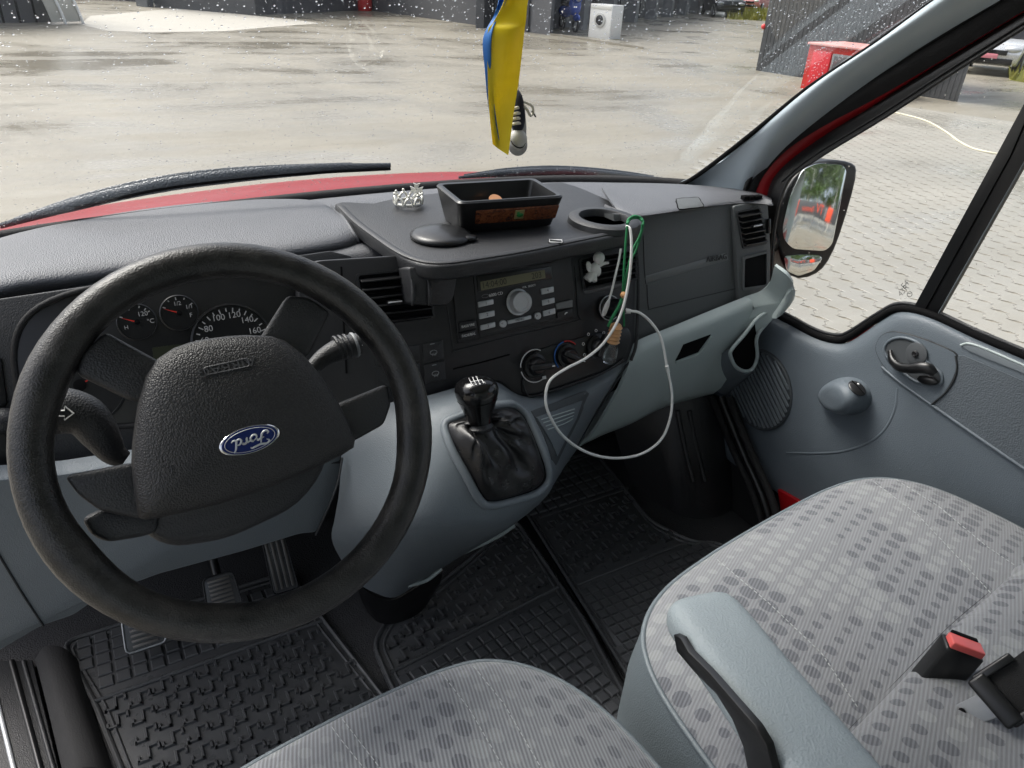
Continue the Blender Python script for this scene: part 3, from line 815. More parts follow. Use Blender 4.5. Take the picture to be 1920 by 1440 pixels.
# bonnet
bn = surf('bonnet', [[V3((x*.98, y+.03+dy, z-.035*abs(x)**2)) for x, y in BASE[1:-1]] for dy, z in ((0, .75), (.06, .7565), (.16, .7455), (.32, .705), (.6, .59), (.85, .42))], M_REDP, None, .004)
tag(bn, 'red painted bonnet beyond the wipers', 'bonnet')
surf('cowl_grille', [[V3((x*.98, y+dy, z-.02*abs(x)**2)) for x, y in BASE[1:-1]] for dy, z in ((.004, .752), (.02, .755), (.045, .757))], M_MATTE, van, .01)
# wipers, outside the screen
WP = plane(ws_point(0, .925, 0, .02), (0, .62, .78)); 
def wp(px, py, off=0.0): return at(px, py, pl=WP, off=off)
WPL = plane(ws_point(-.5, .88, 0, .02), (0, .62, .78))
M_WIPER = plastic('wet_wiper_grey', (.10, .11, .122), .3, 260, .8, .5, dust=.35)
def wiper(pts_blade, pts_arm, r_b, r_a, label, pl):
    r = root('wiper', label, 'wiper', at(*pts_blade[0], pl=pl), 'windscreen wipers')
    tube('blade', [at(*p, pl=pl) for p in pts_blade], [q*.85 for q in r_b], M_WIPER, r, 8, 5, flat=(1, .6))
    tube('arm', [at(*p, pl=pl, off=.012) for p in pts_arm], [q*.8 for q in r_a], M_WIPER, r, 8, 5, flat=(1, .55))
    tube('rubber_edge', [at(p[0], p[1]+7, pl=pl, off=-.008) for p in pts_blade[1:]], .0028, M_VOID, r, 6, 4)
    for k in (1, 3):
        p, q = at(*pts_blade[k], pl=pl, off=.004), at(*pts_arm[min(k, len(pts_arm)-1)], pl=pl, off=.012)
        tube('link', [p, (p+q)/2, q], .005, M_BLACK, r, 6, 1)
    return r
wiper([(0, 424), (140, 384), (290, 350), (430, 331), (580, 318), (732, 310)], [(30, 414), (160, 370), (300, 338), (430, 322), (560, 314), (660, 309)], [.006, .013, .015, .015, .013, .006], [.008, .009, .010, .009, .006], 'long black wiper lying over the bonnet before the driver', WPL)
wiper([(860, 333), (930, 326), (1000, 322), (1080, 322), (1160, 328), (1262, 338)], [(870, 329), (950, 318), (1030, 314), (1100, 317), (1170, 324), (1225, 332)], [.004, .010, .012, .012, .01, .005], [.004, .006, .007, .007, .006], 'black wiper lying low behind the storage box', WP)

obox('roof_lining', (0, -.5, 1.48), (.9, 0, 0), (0, .75, 0), (0, 0, .02), M_LGREY, van, .01)
obox('cab_partition', (0, -1.25, .7), (.9, 0, 0), (0, .02, 0), (0, 0, .75), M_LGREY, van, .01)
for sx in (-1, 1): obox('cant_rail', (sx*.885, -.5, 1.415), (.025, 0, 0), (0, .72, 0), (0, 0, .06), M_LGREY, van, .01)
# A pillar: grey trim, seals, red body edge
def pil(px, py, d): return at(px, py, x=d)
XA = .80
rowsA = [[at(1255, 366, x=.76), at(1300, 372, x=.79), at(1345, 376, x=.79), at(1386, 382, x=.80), at(1400, 395, x=.83)],
         [at(1276, 346, x=.76), at(1300, 344, x=.785), at(1352, 342, x=.79), at(1390, 358, x=.80), at(1406, 378, x=.83)],
         [at(1318, 326, x=.765), at(1338, 312, x=.765), at(1378, 298, x=.765), at(1407, 318, x=.78), at(1420, 340, x=.82)],
         [at(1408, 252, x=.75), at(1418, 245, x=.742), at(1447, 236, x=.735), at(1462, 250, x=.75), at(1474, 275, x=.80)],
         [at(1510, 170, x=.74), at(1518, 163, x=.73), at(1550, 150, x=.72), at(1573, 160, x=.74), at(1590, 182, x=.79)],
         [at(1630, 90, x=.73), at(1638, 83, x=.72), at(1678, 64, x=.71), at(1706, 70, x=.73), at(1722, 92, x=.78)],
         [at(1768, -8, x=.72), at(1776, -16, x=.71), at(1826, -34, x=.70), at(1858, -24, x=.72), at(1876, 0, x=.77)],
         [at(1960, -120, x=.71), at(1968, -128, x=.70), at(2026, -148, x=.69), at(2060, -138, x=.71), at(2078, -112, x=.76)]]
surf('pillar_trim', rowsA, M_PILLAR, van, .006, 4, 5)
edgeA = [(1262, 347), (1292, 334), (1340, 300), (1410, 245), (1512, 163), (1632, 84), (1770, -14), (1960, -128)]
tube('glass_edge_seal', [at(px+3, py+3, x=.765-.008*i) for i, (px, py) in enumerate(edgeA)], .0055, M_VOID, van, 8, 4)
def band(name, a, b2, xa, xb, mat, th=.004, parent=None):
    n = len(a)
    rows = [[at(*a[i], x=xa) for i in range(n)], [at((a[i][0]+b2[i][0])/2, (a[i][1]+b2[i][1])/2, x=(xa+xb)/2-.004) for i in range(n)], [at(*b2[i], x=xb) for i in range(n)]]
    return surf(name, rows, mat, parent or van, th, 5, 3)
s1 = [(1388, 380), (1405, 330), (1436, 290), (1500, 233), (1590, 168), (1700, 98), (1850, 8), (2050, -110)]
s2 = [(1412, 378), (1428, 335), (1470, 286), (1538, 240), (1630, 191), (1741, 128), (1897, 34), (2097, -84)]
s3 = [(1441, 372), (1452, 338), (1490, 298), (1555, 250), (1640, 199), (1745, 130), (1900, 36), (2100, -82)]
band('inner_seal', s1, s2, .80, .815, M_MATTE)
band('red_body_edge', s2, s3, .816, .83, M_REDP)
tube('seal_lip', [at(px+2, py+2, x=.798) for px, py in s1], .006, M_BLACK, van, 8, 4)

# ================================================================== DASHBOARD
FP = plane((0, .40, .70), tilt(20)); FN = FP[1]
def fp(px, py, off=0.0): return at(px, py, pl=FP, off=off)
FU = V3((1, 0, 0)); FV = FN.cross(FU)          # right and up in the fascia plane
if FV.z < 0: FV = -FV
dash = root('dashboard', 'dark plastic van dashboard with grey lower half spanning the cab', 'dashboard', (0, .5, .6))
# upper sheet under the windscreen
surf('dash_top', [[V3((x*.985, y-.006, ZB-.012)) for x, y in BASE], [V3((x*.985, y-.09, ZB+.002)) for x, y in BASE],
                  [V3((x*.985, .60+.02*(1-abs(x)), ZB-.004)) for x, y in BASE], [V3((x*.985, .55, ZB-.012)) for x, y in BASE], [V3((x*.985, .54, ZB-.06)) for x, y in BASE]], M_PADTOP, dash, .006, 4, 4)
# driver side hooded pad
zr = [.776, .796, .792, .770, .735]
r0 = [(-330, 560), (-150, 505), (0, 446), (150, 412), (300, 388), (430, 376), (540, 373), (596, 377), (618, 388)]
r1 = [(-330, 640), (-150, 570), (0, 500), (150, 462), (300, 432), (430, 415), (540, 406), (610, 402), (640, 406)]
r2 = [(-330, 690), (-150, 612), (0, 535), (150, 500), (300, 474), (430, 459), (540, 447), (625, 436), (656, 430)]
r3 = [(-330, 720), (-150, 642), (0, 562), (150, 533), (300, 508), (430, 494), (540, 482), (640, 466), (672, 456)]
r4 = [(-330, 735), (-150, 658), (0, 576), (150, 547), (300, 522), (430, 508), (540, 496), (645, 482), (676, 470)]
rows = [[at(*p, z=z) for p in r_] for r_, z in zip((r0, r1, r2, r3, r4), zr)]
rows.append([p+V3((0, .06, -.004)) for p in rows[-1]])
surf('instrument_pad', rows, M_PADTOP, dash, .006, 4, 4)
surf('pad_end_cap', [[r_[-1] for r_ in rows], [r_[-1]+V3((.012, .012, -.012)) for r_ in rows], [r_[-1]+V3((.014, .03, -.045)) for r_ in rows]], M_PADTOP, dash, .004, 4, 3)
# passenger side pad
q0 = [(1130, 347), (1150, 343), (1200, 343), (1270, 345), (1330, 349), (1385, 355), (1425, 362), (1446, 372)]
q1 = [(1130, 354), (1158, 362), (1205, 366), (1270, 363), (1330, 360), (1385, 361), (1425, 366), (1447, 376)]
q2 = [(1150, 384), (1170, 392), (1200, 396), (1265, 390), (1325, 381), (1383, 371), (1425, 374), (1447, 380)]
q3 = [(1160, 398), (1178, 405), (1200, 407), (1262, 398), (1322, 389), (1384, 382), (1425, 383), (1446, 386)]
rows = [[at(*p, z=z) for p in r_] for r_, z in zip((q0, q1, q2, q3), (.800, .816, .814, .807))]
rows.append([p+V3((0, .05, -.002)) for p in rows[-1]])
ppd = surf('passenger_pad', rows, M_PADTOP, dash, .005, 4, 4)
ht = [(1268, 374), (1290, 372), (1309, 371), (1314, 379), (1319, 388), (1295, 391), (1273, 393), (1270, 384)]
patch('pad_hatch', ppd, ht, .0016, M_GLOVE, dash, .004)
tube('hatch_gap', [on(ppd, *p, .0008) for p in ht], .0012, M_VOID, dash, 6, 2, True)
obox('dash_light_block', (-.06, .66, .57), (.80, 0, 0), (0, .095, 0), (0, 0, .165), M_VOID, dash, 0)  # unseen black box added behind the panels to stop light leaks
vb = [at(1398+i*11, 370-i*.3, z=.818) for i in range(3)]
for p in vb: obox('demist_slot', p, (.009, 0, 0), (0, .006, 0), (0, .0, .004), M_VOID, dash, .001)
# fascia face of the centre stack
fo = [(560, 500), (600, 488), (760, 478), (1000, 466), (1190, 452), (1193, 500), (1190, 642), (1178, 676), (1130, 704), (1060, 730), (985, 745), (962, 738), (948, 722), (935, 716), (880, 722), (820, 740), (735, 757), (660, 775), (560, 800)]
slab('centre_fascia', rounded([fp(*p) for p in fo], .006, 3), FN, .06, M_FASC, dash, .004)
tube('fascia_trim', [fp(1193, 455, .001), fp(1197, 540, .001), fp(1193, 640, .001), fp(1183, 676, .001)], .0035, M_DARK, dash)
# left air vent
def vent(corners, pl, n, nrm, nslat, name='air_vent', tabs=None, bez=.006, depth=.03, silver=False):
    P = [at(*c, pl=pl, off=.003) for c in corners]
    outer = rounded([p+(p-sum(P, V3())/4).normalized()*bez for p in P], .008, 4); inner = rounded(P, .005, 4)
    v = mk(name, 0, 0, M_DARK, dash, bm=ring_bm(outer, inner, nrm, .02))
    mk('vent_cavity', [p-nrm*.002 for p in P], [(0, 1, 2, 3)], M_VOID, v, smooth=False)
    for i in range(nslat):
        t = (i+.55)/nslat
        a = P[0].lerp(P[3], t)+nrm*.004; c = P[1].lerp(P[2], t)+nrm*.004
        u = (c-a); up_ = (P[0]-P[3]).normalized()
        obox('slat', (a+c)/2-nrm*.004, u*.49, (nrm*.9-up_*.35).normalized()*.008, (up_*.9+nrm*.35).normalized()*.0014, M_BLACK, v, .0005, 1)
    if tabs:
        a = at(*tabs, pl=pl, off=.010); u = (P[1]-P[0]).normalized()
        obox('tab', a, u*.012, nrm*.008, u.cross(nrm)*.003, M_BLACK, v, .001)
        tube('tab_edge', [a+nrm*.008-u*.012, a+nrm*.009, a+nrm*.008+u*.012], .0012, M_SILVER, v, 6, 2)
    return v
vent([(672, 517), (800, 505), (812, 596), (690, 612)], FP, 4, FN, 6, tabs=(738, 566))
vent([(1090, 487), (1192, 470), (1192, 524), (1098, 541)], FP, 4, FN, 5)
slab('vent_sill', rounded([fp(1093, 543, .003), fp(1170, 527, .003), fp(1170, 537, .003), fp(1097, 552, .003)], .004), FN, .01, plastic('vent_sill_plastic', (.09, .09, .095), .4, 0), dash, .003)
# switches left of the radio
for cs in (((792, 645), (831, 637), (833, 672), (794, 681)), ((795, 685), (834, 676), (837, 711), (798, 720))):
    s_ = slab('switch', rounded([fp(*c, .003) for c in cs], .002), FN, .008, M_DARK, dash, .0015)
    c = sum((fp(*c, .0034) for c in cs), V3())/4
    obox('indicator_bar', c+FV*.013, FU*.004, FN*.0004, FV*.0007, M_PRINTDIM, s_, 0)
    b = bmesh.new(); tube_bm([c-FV*.002+FU*math.cos(t)*.0065+FV*math.sin(t)*.004 for t in [i*math.pi/5 for i in range(10)]], .0006, 5, 1, True, b)
    for k in (-1, 0, 1): tube_bm([c+FU*k*.003-FV*.008, c+FU*(k*.003+.001)-FV*.0055, c+FU*k*.003-FV*.003], .0005, 5, 1, False, b)
    mk('switch_symbol', 0, 0, M_PRINTDIM, s_, bm=b)
for cs in (((700, 652), (786, 646), (788, 676), (704, 686)), ((704, 690), (788, 680), (790, 716), (708, 728))):
    slab('blank_switch', rounded([fp(*c, .002) for c in cs], .003), FN, .006, M_FASC, dash, .0015)
def groove(name, pts, r_=.0012, parent=None, mat=None, off=.0006):
    return tube(name, [fp(*p, off) for p in pts], r_, mat or M_VOID, parent or dash, 6, 3)
groove('seam', [(850, 692), (905, 679), (955, 665)], .0014)
groove('seam', [(640, 500), (644, 600), (650, 700)], .0016)
groove('radio_surround', [(838, 575), (843, 605), (850, 655), (858, 656), (960, 630), (1082, 601), (1084, 590), (1078, 500)], .0012, mat=M_DARK)
# heater panel
hp = [(978, 740), (984, 672), (1010, 655), (1120, 624), (1180, 612), (1186, 636), (1172, 672), (1128, 698), (1060, 722), (1000, 742)]
slab('heater_panel', rounded([fp(*p, .004) for p in hp], .012, 4), FN, .012, M_BLACK, dash, .004)
tube('heater_panel_rim', [fp(*p, .004) for p in ((980, 712), (986, 736), (1000, 743), (1060, 724), (1128, 700), (1170, 674))], .0022, M_DARK, dash)
KN = [((1003, 686), .030), ((1063, 667), .028), ((1118, 650), .028)]
for i, (c, kr) in enumerate(KN):
    o_ = fp(*c, .006)
    k = lathe('heater_knob', [(kr*.80, 0), (kr*.78, .004), (kr*.60, .006), (kr*.55, .014), (kr*.42, .018), (0, .018)], o_, FN, M_BLACK, dash, 28)
    an = (rad(-5), rad(-30), rad(60))[i]; d = FU*math.cos(an)+FV*math.sin(an)
    obox('knob_grip', o_+FN*.018+d*kr*.12, d*kr*.85, FN*.008, d.cross(FN)*kr*.2, M_BLACK, k, .004, 3)
    obox('knob_mark', o_+FN*.0265+d*kr*.82, d*kr*.10, FN*.0004, d.cross(FN)*.0012, M_PRINT, k, 0)
    def arc(a0, a1, mat, rr=1.02, th=.0011):
        tube('dial_arc', [o_+FN*.0005+(FU*math.cos(rad(a))+FV*math.sin(rad(a)))*kr*rr for a in [a0+(a1-a0)*q/10 for q in range(11)]], th, mat, k, 6, 1)
    if i == 0: arc(60, 175, M_PRINT); arc(190, 300, M_PRINT); obox('arrow_head', o_+FN*.0006+(FU*math.cos(rad(303))+FV*math.sin(rad(303)))*kr*1.02, FU*.004, FN*.0004, FV*.003, M_PRINT, k, 0)
    if i == 1: arc(100, 220, M_BLUEPR, 1.0, .0014); arc(40, 97, M_REDPR, 1.0, .0014)
    if i == 2:
        for a in (200, 160, 120, 85, 50):
            p = o_+FN*.0006+(FU*math.cos(rad(a))+FV*math.sin(rad(a)))*kr*1.12
            tube('fan_symbol', [p+(FU*math.cos(t)+FV*math.sin(t))*.0026 for t in [q*math.pi/4 for q in range(8)]], .0007, M_PRINT, k, 5, 1, True)
# power socket with a charger
so_ = fp(1140, 577, .002)
sk = lathe('power_socket', [(.024, 0), (.024, .006), (.0195, .009), (.0185, .002), (.0, .002)], so_, FN, M_BLACK, dash, 28)
lathe('socket_ring', [(.0245, .005), (.0245, .007), (.023, .007), (.023, .005)], so_, FN, M_SILVER, sk, 28)
# glovebox side: passenger airbag face and glovebox
GP_ = plane((.6, .44, .768), tilt(16)); GN = GP_[1]
def gpn(px, py, off=0.0): return at(px, py, pl=GP_, off=off)
GU = V3((1, 0, 0)); GV = GN.cross(GU); GV = -GV if GV.z < 0 else GV
slab('passenger_fascia', [gpn(*p) for p in ((1150, 400), (1205, 404), (1384, 380), (1392, 470), (1394, 568), (1300, 604), (1205, 642), (1170, 650))], GN, .05, M_GLOVE, dash, .004)
ab = [(1209, 518), (1362, 474), (1367, 487), (1211, 532)]
slab('airbag_groove', rounded([gpn(*p, .0012) for p in ab], .005), GN, .004, plastic('groove_highlight', (.14, .15, .152), .5, 620, .3, .05), dash, .001)  # pale strip: the groove's highlight is put into its colour
def gseam(pts, parent=None, r_=.0009): return tube('seam', [gpn(*p, .0004) for p in pts], r_, M_SEAM, parent or dash, 6, 3)
gseam([(1206, 440), (1208, 500), (1211, 532)]); gseam([(1213, 534), (1216, 577), (1225, 578), (1300, 560), (1384, 540)]); gseam([(1373, 386), (1384, 470), (1386, 555)], None, .0015)
text('airbag_lettering', 'AIRBAG', gpn(1344, 484, .0022), GU, GV, .017, M_DARK, dash, .0006)
# right hand end: vent and open cubby
def endp(px, py, off=0.0): return gpn(px, py, .010+off)
EPL = (GP_[0]+GN*.010, GN)
slab('end_panel', rounded([endp(*p) for p in ((1376, 386), (1440, 372), (1446, 470), (1444, 553), (1386, 571))], .006), GN, .04, M_GLOVE, dash, .004)
vent([(1383, 399), (1424, 391), (1437, 455), (1395, 463)], EPL, 4, GN, 6, tabs=(1416, 423), bez=.005)
P = [endp(*c, .004) for c in ((1397, 486), (1438, 475), (1438, 534), (1396, 540))]
cb = mk('cubby', 0, 0, M_GLOVE, dash, bm=ring_bm(rounded([p+(p-sum(P, V3())/4).normalized()*.008 for p in P], .006), rounded(P, .004), GN, .03))
mk('cubby_shade', [p-GN*.003 for p in P], [(0, 1, 2, 3)], M_VOID, cb, smooth=False)  # flush black sheet paints the shade of the cubby's depth
obox('vent_thumbwheel', endp(1441, 424, .004), GU*.004, GN*.004, GV*.016, M_BLACK, dash, .002)
# pale lower half, passenger side
lw0 = [(1184, 660), (1200, 634), (1300, 596), (1398, 556), (1432, 544), (1446, 500)]
def low(name, rows, mat, th=.006): return surf(name, rows, mat, dash, th, 5, 4)
yb = .475
top_ = [(1178, 655), (1200, 636), (1260, 612), (1330, 583), (1400, 555)]
mid1 = [(1180, 680), (1204, 662), (1262, 638), (1334, 610), (1412, 578)]
mid2 = [(1150, 750), (1180, 728), (1240, 704), (1312, 676), (1388, 660)]
bot_ = [(1085, 838), (1130, 816), (1180, 796), (1250, 762), (1338, 738)]
yy = ((.365, .372, .378, .382, .384), (.345, .352, .358, .362, .364), (.36, .365, .37, .375, .38), (.40, .405, .41, .415, .42))
rows = [[at(*p, y=y) for p, y in zip(r_, ys)] for r_, ys in zip((top_, mid1, mid2, bot_), yy)]
rows.append([p+V3((0, .12, .0)) for p in rows[-1]])
gbd = low('glovebox_door', rows, M_LGREY)
# black pull recess in the door
rec = [(1281, 646), (1332, 627), (1308, 660), (1266, 676)]
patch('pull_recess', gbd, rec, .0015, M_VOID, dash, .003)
tube('pull_lip', [on(gbd, *p, .002) for p in ((1266, 678), (1309, 662), (1333, 629))], .003, M_LGREY, dash)
# console face between heater panel and pull
tube('seam', [at(1190, 655, y=.358), at(1187, 668, y=.35), at(1165, 700, y=.347), at(1120, 770, y=.358), at(1080, 838, y=.385)], .0022, M_SEAM, dash)
# outer end: pocket with cup ring
rows = [[at(*p, y=y) for p, y in zip(r_, ys)] for r_, ys in (
    (((1396, 556), (1425, 546), (1443, 530), (1452, 498)), (.384, .375, .36, .35)),
    (((1413, 575), (1438, 566), (1470, 560), (1474, 515)), (.364, .355, .335, .322)),
    (((1412, 582), (1440, 575), (1478, 566), (1486, 531)), (.364, .35, .33, .315)),
    (((1390, 612), (1412, 606), (1448, 600), (1482, 552)), (.37, .36, .34, .325)),
    (((1372, 652), (1392, 640), (1425, 622), (1474, 570)), (.38, .375, .355, .335)))]
low('door_side_pocket', rows, M_LGREY, .008)
rr = [(1447, 583), (1421, 596), (1395, 628), (1372, 655), (1370, 668), (1380, 688), (1397, 696), (1412, 690), (1420, 668), (1418, 640), (1424, 622), (1440, 603)]
tube('cup_ring', [at(*p, y=.352) for p in rr], .0042, M_LGREY, dash, 8, 4, True)
mk('pocket_shade', [at(*p, y=.358) for p in rr], [tuple(range(len(rr)))], M_VOID, dash, smooth=False)  # flat black sheet paints the pocket's dark interior
rows = [[at(*p, y=y) for p, y in zip(r_, ys)] for r_, ys in (
    (((1366, 655), (1368, 674), (1380, 694), (1398, 702), (1416, 694)), (.356, .356, .355, .355, .356)),
    (((1345, 668), (1350, 690), (1364, 708), (1384, 716), (1404, 706)), (.39, .39, .39, .39, .39)),
    (((1320, 690), (1326, 712), (1340, 730), (1362, 740), (1386, 724)), (.44, .44, .44, .44, .44)))]
low('cup_body', rows, M_GREY, .004)
# centre console: grey face carrying the gear lever
def yrow(pts): return [at(px, py, y=y) for px, py, y in pts]
cons = [
    [(640, 790, .37), (720, 758, .352), (800, 742, .346), (880, 720, .344), (930, 716, .344), (985, 742, .345), (1080, 722, .352), (1150, 690, .357), (1192, 650, .37)],
    [(640, 850, .33), (720, 818, .305), (800, 780, .285), (880, 752, .275), (940, 742, .275), (1000, 762, .29), (1085, 752, .325), (1150, 712, .345), (1186, 672, .365)],
    [(636, 920, .31), (710, 900, .27), (800, 870, .225), (880, 850, .21), (960, 835, .21), (1022, 840, .23), (1070, 815, .32), (1115, 770, .35), (1150, 728, .37)],
    [(628, 970, .31), (700, 970, .255), (790, 962, .195), (880, 955, .175), (960, 938, .175), (1027, 895, .20), (1052, 880, .31), (1080, 835, .36), (1110, 790, .39)],
    [(622, 1010, .32), (690, 1015, .27), (780, 1005, .21), (870, 995, .19), (950, 985, .195), (1020, 935, .23), (1032, 915, .33), (1055, 880, .38), (1085, 838, .41)],
    [(640, 1050, .35), (690, 1060, .32), (760, 1062, .28), (840, 1040, .27), (900, 1020, .275), (960, 985, .29), (985, 955, .36), (1020, 915, .41), (1050, 880, .44)],
    [(672, 1095, .395), (700, 1110, .375), (740, 1120, .36), (790, 1090, .355), (850, 1052, .355), (900, 1020, .36), (950, 985, .40), (990, 940, .45), (1030, 900, .48)],
]
console = low('centre_console', [yrow(r_) for r_ in cons], M_GREY, .006)
low('console_foot', [yrow(r_) for r_ in (
    [(668, 1090, .405), (700, 1116, .385), (740, 1124, .37), (790, 1096, .365), (830, 1072, .37)],
    [(676, 1120, .41), (704, 1146, .39), (745, 1150, .375), (795, 1120, .37), (826, 1090, .38)],
    [(690, 1150, .415), (712, 1168, .395), (745, 1168, .385), (790, 1146, .38), (822, 1100, .39)])], M_BLACK, .006)
# oddments tray on the console flank
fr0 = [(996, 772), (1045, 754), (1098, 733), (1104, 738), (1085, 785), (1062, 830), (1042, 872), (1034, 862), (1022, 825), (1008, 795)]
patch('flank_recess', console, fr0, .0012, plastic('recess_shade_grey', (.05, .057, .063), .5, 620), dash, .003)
fr1 = [(1004, 784), (1050, 766), (1090, 750), (1078, 785), (1058, 822), (1042, 856), (1032, 832), (1018, 806)]
patch('flank_panel', console, fr1, .0035, M_GREY, dash, .004)
for k in range(4):
    tube('tray_rib', [on(console, 1012+k*4, 788+k*6, .0038), on(console, 1045+k*3, 776+k*6, .0042), on(console, 1074-k*1, 766+k*6, .0038)], .0011, M_LGREY, dash, 6, 2)
slab('console_slot', rounded([at(*p, y=.352) for p in ((868, 1025), (935, 985), (960, 965), (962, 985), (900, 1020), (872, 1034))], .004), (0, -1, 0), .004, M_VOID, dash, .001)
tube('console_lip', [at(*p, y=.35) for p in ((870, 1036), (930, 1008), (965, 985))], .004, M_LGREY, dash)
tube('console_lip', [at(*p, y=.34) for p in ((765, 1098), (800, 1088), (828, 1066))], .004, M_LGREY, dash)
tube('knee_seam', [at(642, 858, y=.318), at(632, 910, y=.303), at(610, 965, y=.30), at(592, 1003, y=.31)], .0018, M_SEAM, dash)
# gear gaiter rim, proud of the console
rim_px = [(834, 800), (852, 786), (900, 770), (945, 760), (965, 764), (985, 785), (1010, 840), (1024, 880), (1022, 902), (1004, 922), (960, 938), (918, 946), (898, 936), (872, 890), (845, 840)]
rimp = [on(console, *p, .004) for p in rim_px]
tube('gaiter_rim', rimp, .0075, M_GREY, dash, 10, 4, True)
rim2 = spline([V3((p[0], p[1], 0)) for p in rim_px], 3, True)
patch('gaiter_hole_shade', console, [(p.x, p.y) for p in rim2], .004, M_VOID, dash)  # hole not cut; its darkness is a black patch on the console
# driver's lower panels
KP = plane((-.43, .33, .52), tilt(-8))
kn = [(-260, 930), (-60, 905), (120, 890), (300, 860), (470, 845), (642, 840), (640, 905), (594, 1000), (562, 1003), (455, 1036), (300, 1078), (262, 1092), (200, 1112), (140, 1155), (78, 1176), (0, 1222), (-260, 1330)]
slab('knee_panel', rounded([at(*p, pl=KP) for p in kn], .008, 3), KP[1], .03, M_GREY, dash, .006)
tube('seam', [at(-20, 1010, pl=KP, off=.0006), at(40, 1110, pl=KP, off=.0006), at(82, 1174, pl=KP, off=.0006)], .0016, M_SEAM, dash)
# left fascia and instruments
IP = plane((-.43, .425, .70), tilt(24)); IN = IP[1]; IU = V3((1, 0, 0)); IV = IN.cross(IU); IV = -IV if IV.z < 0 else IV
def ip(px, py, off=0.0): return at(px, py, pl=IP, off=off)
slab('instrument_fascia', [ip(*p, -.002) for p in ((-300, 700), (0, 560), (620, 470), (660, 480), (655, 800), (640, 870), (300, 880), (0, 925), (-300, 980))], IN, .03, M_DARK, dash, .003)
bo = [ip(*p, .004) for p in ((28, 640), (60, 585), (150, 545), (330, 515), (520, 500), (600, 510), (612, 590), (560, 700), (400, 770), (220, 800), (60, 770), (30, 710))]
binn = slab('instrument_panel', rounded(bo, .02, 4), IN, .01, M_BLACK, dash, .003)
tube('binnacle_rim', spline(bo, 2, True), .004, M_MATTE, dash, 8, 2, True)
def gauge(c, r_, a0, ticks, nums, needle, nm='gauge', ring=True):
    o_ = ip(*c, .006)
    g_ = lathe(nm, [(r_, 0), (r_, .003), (r_*.95, .004), (r_*.93, .001), (0, .001)], o_, IN, M_VOID if not ring else M_BLACK, dash, 36)
    b = bmesh.new()
    for a, ln in ticks:
        d = IU*math.cos(rad(a))+IV*math.sin(rad(a))
        obox_bm(o_+IN*.0018+d*r_*(.88-ln/2), d*r_*ln/2, IN*.0003, d.cross(IN)*.0008, 0, 1, b)
    mk('tick_marks', 0, 0, M_PRINTG, g_, bm=b, smooth=False)
    for s, a, rr, sz in nums:
        d = IU*math.cos(rad(a))+IV*math.sin(rad(a)); text('numeral', s, o_+IN*.0018+d*r_*rr, IU, IV, sz, M_PRINTG, g_)
    if needle is not None:
        d = IU*math.cos(rad(needle))+IV*math.sin(rad(needle))
        slab('needle', [o_+IN*.005+d.cross(IN)*.0012, o_+IN*.005+d*r_*.8, o_+IN*.005-d.cross(IN)*.0012], IN, .0008, M_REDN, g_, 0)
        lathe('hub', [(r_*.14, 0), (r_*.14, .006), (0, .007)], o_, IN, M_VOID, g_, 16)
    return g_
gauge((257, 604), .027, 0, [(152, .16), (110, .16), (72, .12), (50, .16), (35, .1)], [('120', 48, .52, .0095), ('°C', -5, .66, .009), ('H', 200, .6, .008)], 155)
gauge((336, 587), .027, 0, [(150, .16), (120, .1), (92, .16), (62, .1), (30, .16)], [('1/2', 90, .52, .0085), ('1/1', 25, .62, .0085), ('F', -20, .6, .009)], 155)
gauge((436, 642), .060, 0, [(a, .12 if i % 2 else .09) for i, a in enumerate(range(200, -20, -11))], [('40', 196, .62, .013), ('60', 166, .66, .013), ('80', 139, .66, .013), ('100', 108, .70, .013), ('120', 76, .70, .013), ('140', 48, .68, .013), ('160', 19, .62, .013)], None)
gauge((150, 722), .060, 0, [(a, .1) for a in range(200, -20, -20)], [('10', 150, .66, .013), ('20', 100, .66, .013), ('30', 45, .66, .013)], 25)
mk('trip_display', 0, 0, flat('lcd_dark', (.03, .034, .02), .3), dash, bm=slab_bm([ip(*p, .0065) for p in ((285, 652), (368, 642), (370, 672), (290, 682))], IN, .002, 0))
# left side vent and light switch panel
slab('side_vent', rounded([ip(*p, .004) for p in ((-60, 690), (2, 668), (14, 760), (-60, 790))], .006), IN, .01, M_BLACK, dash, .003)
slab('light_switch_panel', rounded([ip(*p, .003) for p in ((-60, 805), (14, 790), (20, 905), (-60, 930))], .006), IN, .01, M_BLACK, dash, .003)
ell('switch_dial', ip(2, 790, .02), IU*.022, IV*.018, IN*.02, M_DARK, dash)

# ------------------------------------------------------------------ radio
radio = root('car_radio', 'dark car radio with green display and silver buttons under the tray', 'radio', fp(980, 560))
def bz(x, y, off): return fp(860+x/8, 480+y/8, off)
slab('faceplate', rounded([fp(*p, .005) for p in ((846, 505), (1071, 478), (1080, 596), (860, 645))], .004), FN, .02, M_FASC, radio, .002)
slab('centre_plate', rounded([bz(*p, .0075) for p in ((215, 250), (1400, 90), (1480, 935), (310, 1215))], .004), FN, .006, M_DARK, radio, .002)
slab('display_window', rounded([bz(*p, .009) for p in ((270, 300), (1388, 150), (1404, 340), (292, 540))], .002), FN, .004, M_BLACK, radio, .001)
lc = slab('display', [bz(*p, .0096) for p in ((325, 388), (1290, 205), (1304, 330), (340, 520))], FN, .002, M_LCD, radio, 0)
dU = (bz(1290, 205, .01)-bz(325, 388, .01)).normalized(); dV = FN.cross(dU); dV = -dV if dV.z < 0 else dV
text('display_digits', '14:04:00', bz(535, 415, .0099), dU, dV, .0155, M_LCDINK, lc, .0001, sx=.95)
text('display_digits', '203', bz(1170, 295, .0099), dU, dV, .0155, M_LCDINK, lc, .0001, sx=.95)
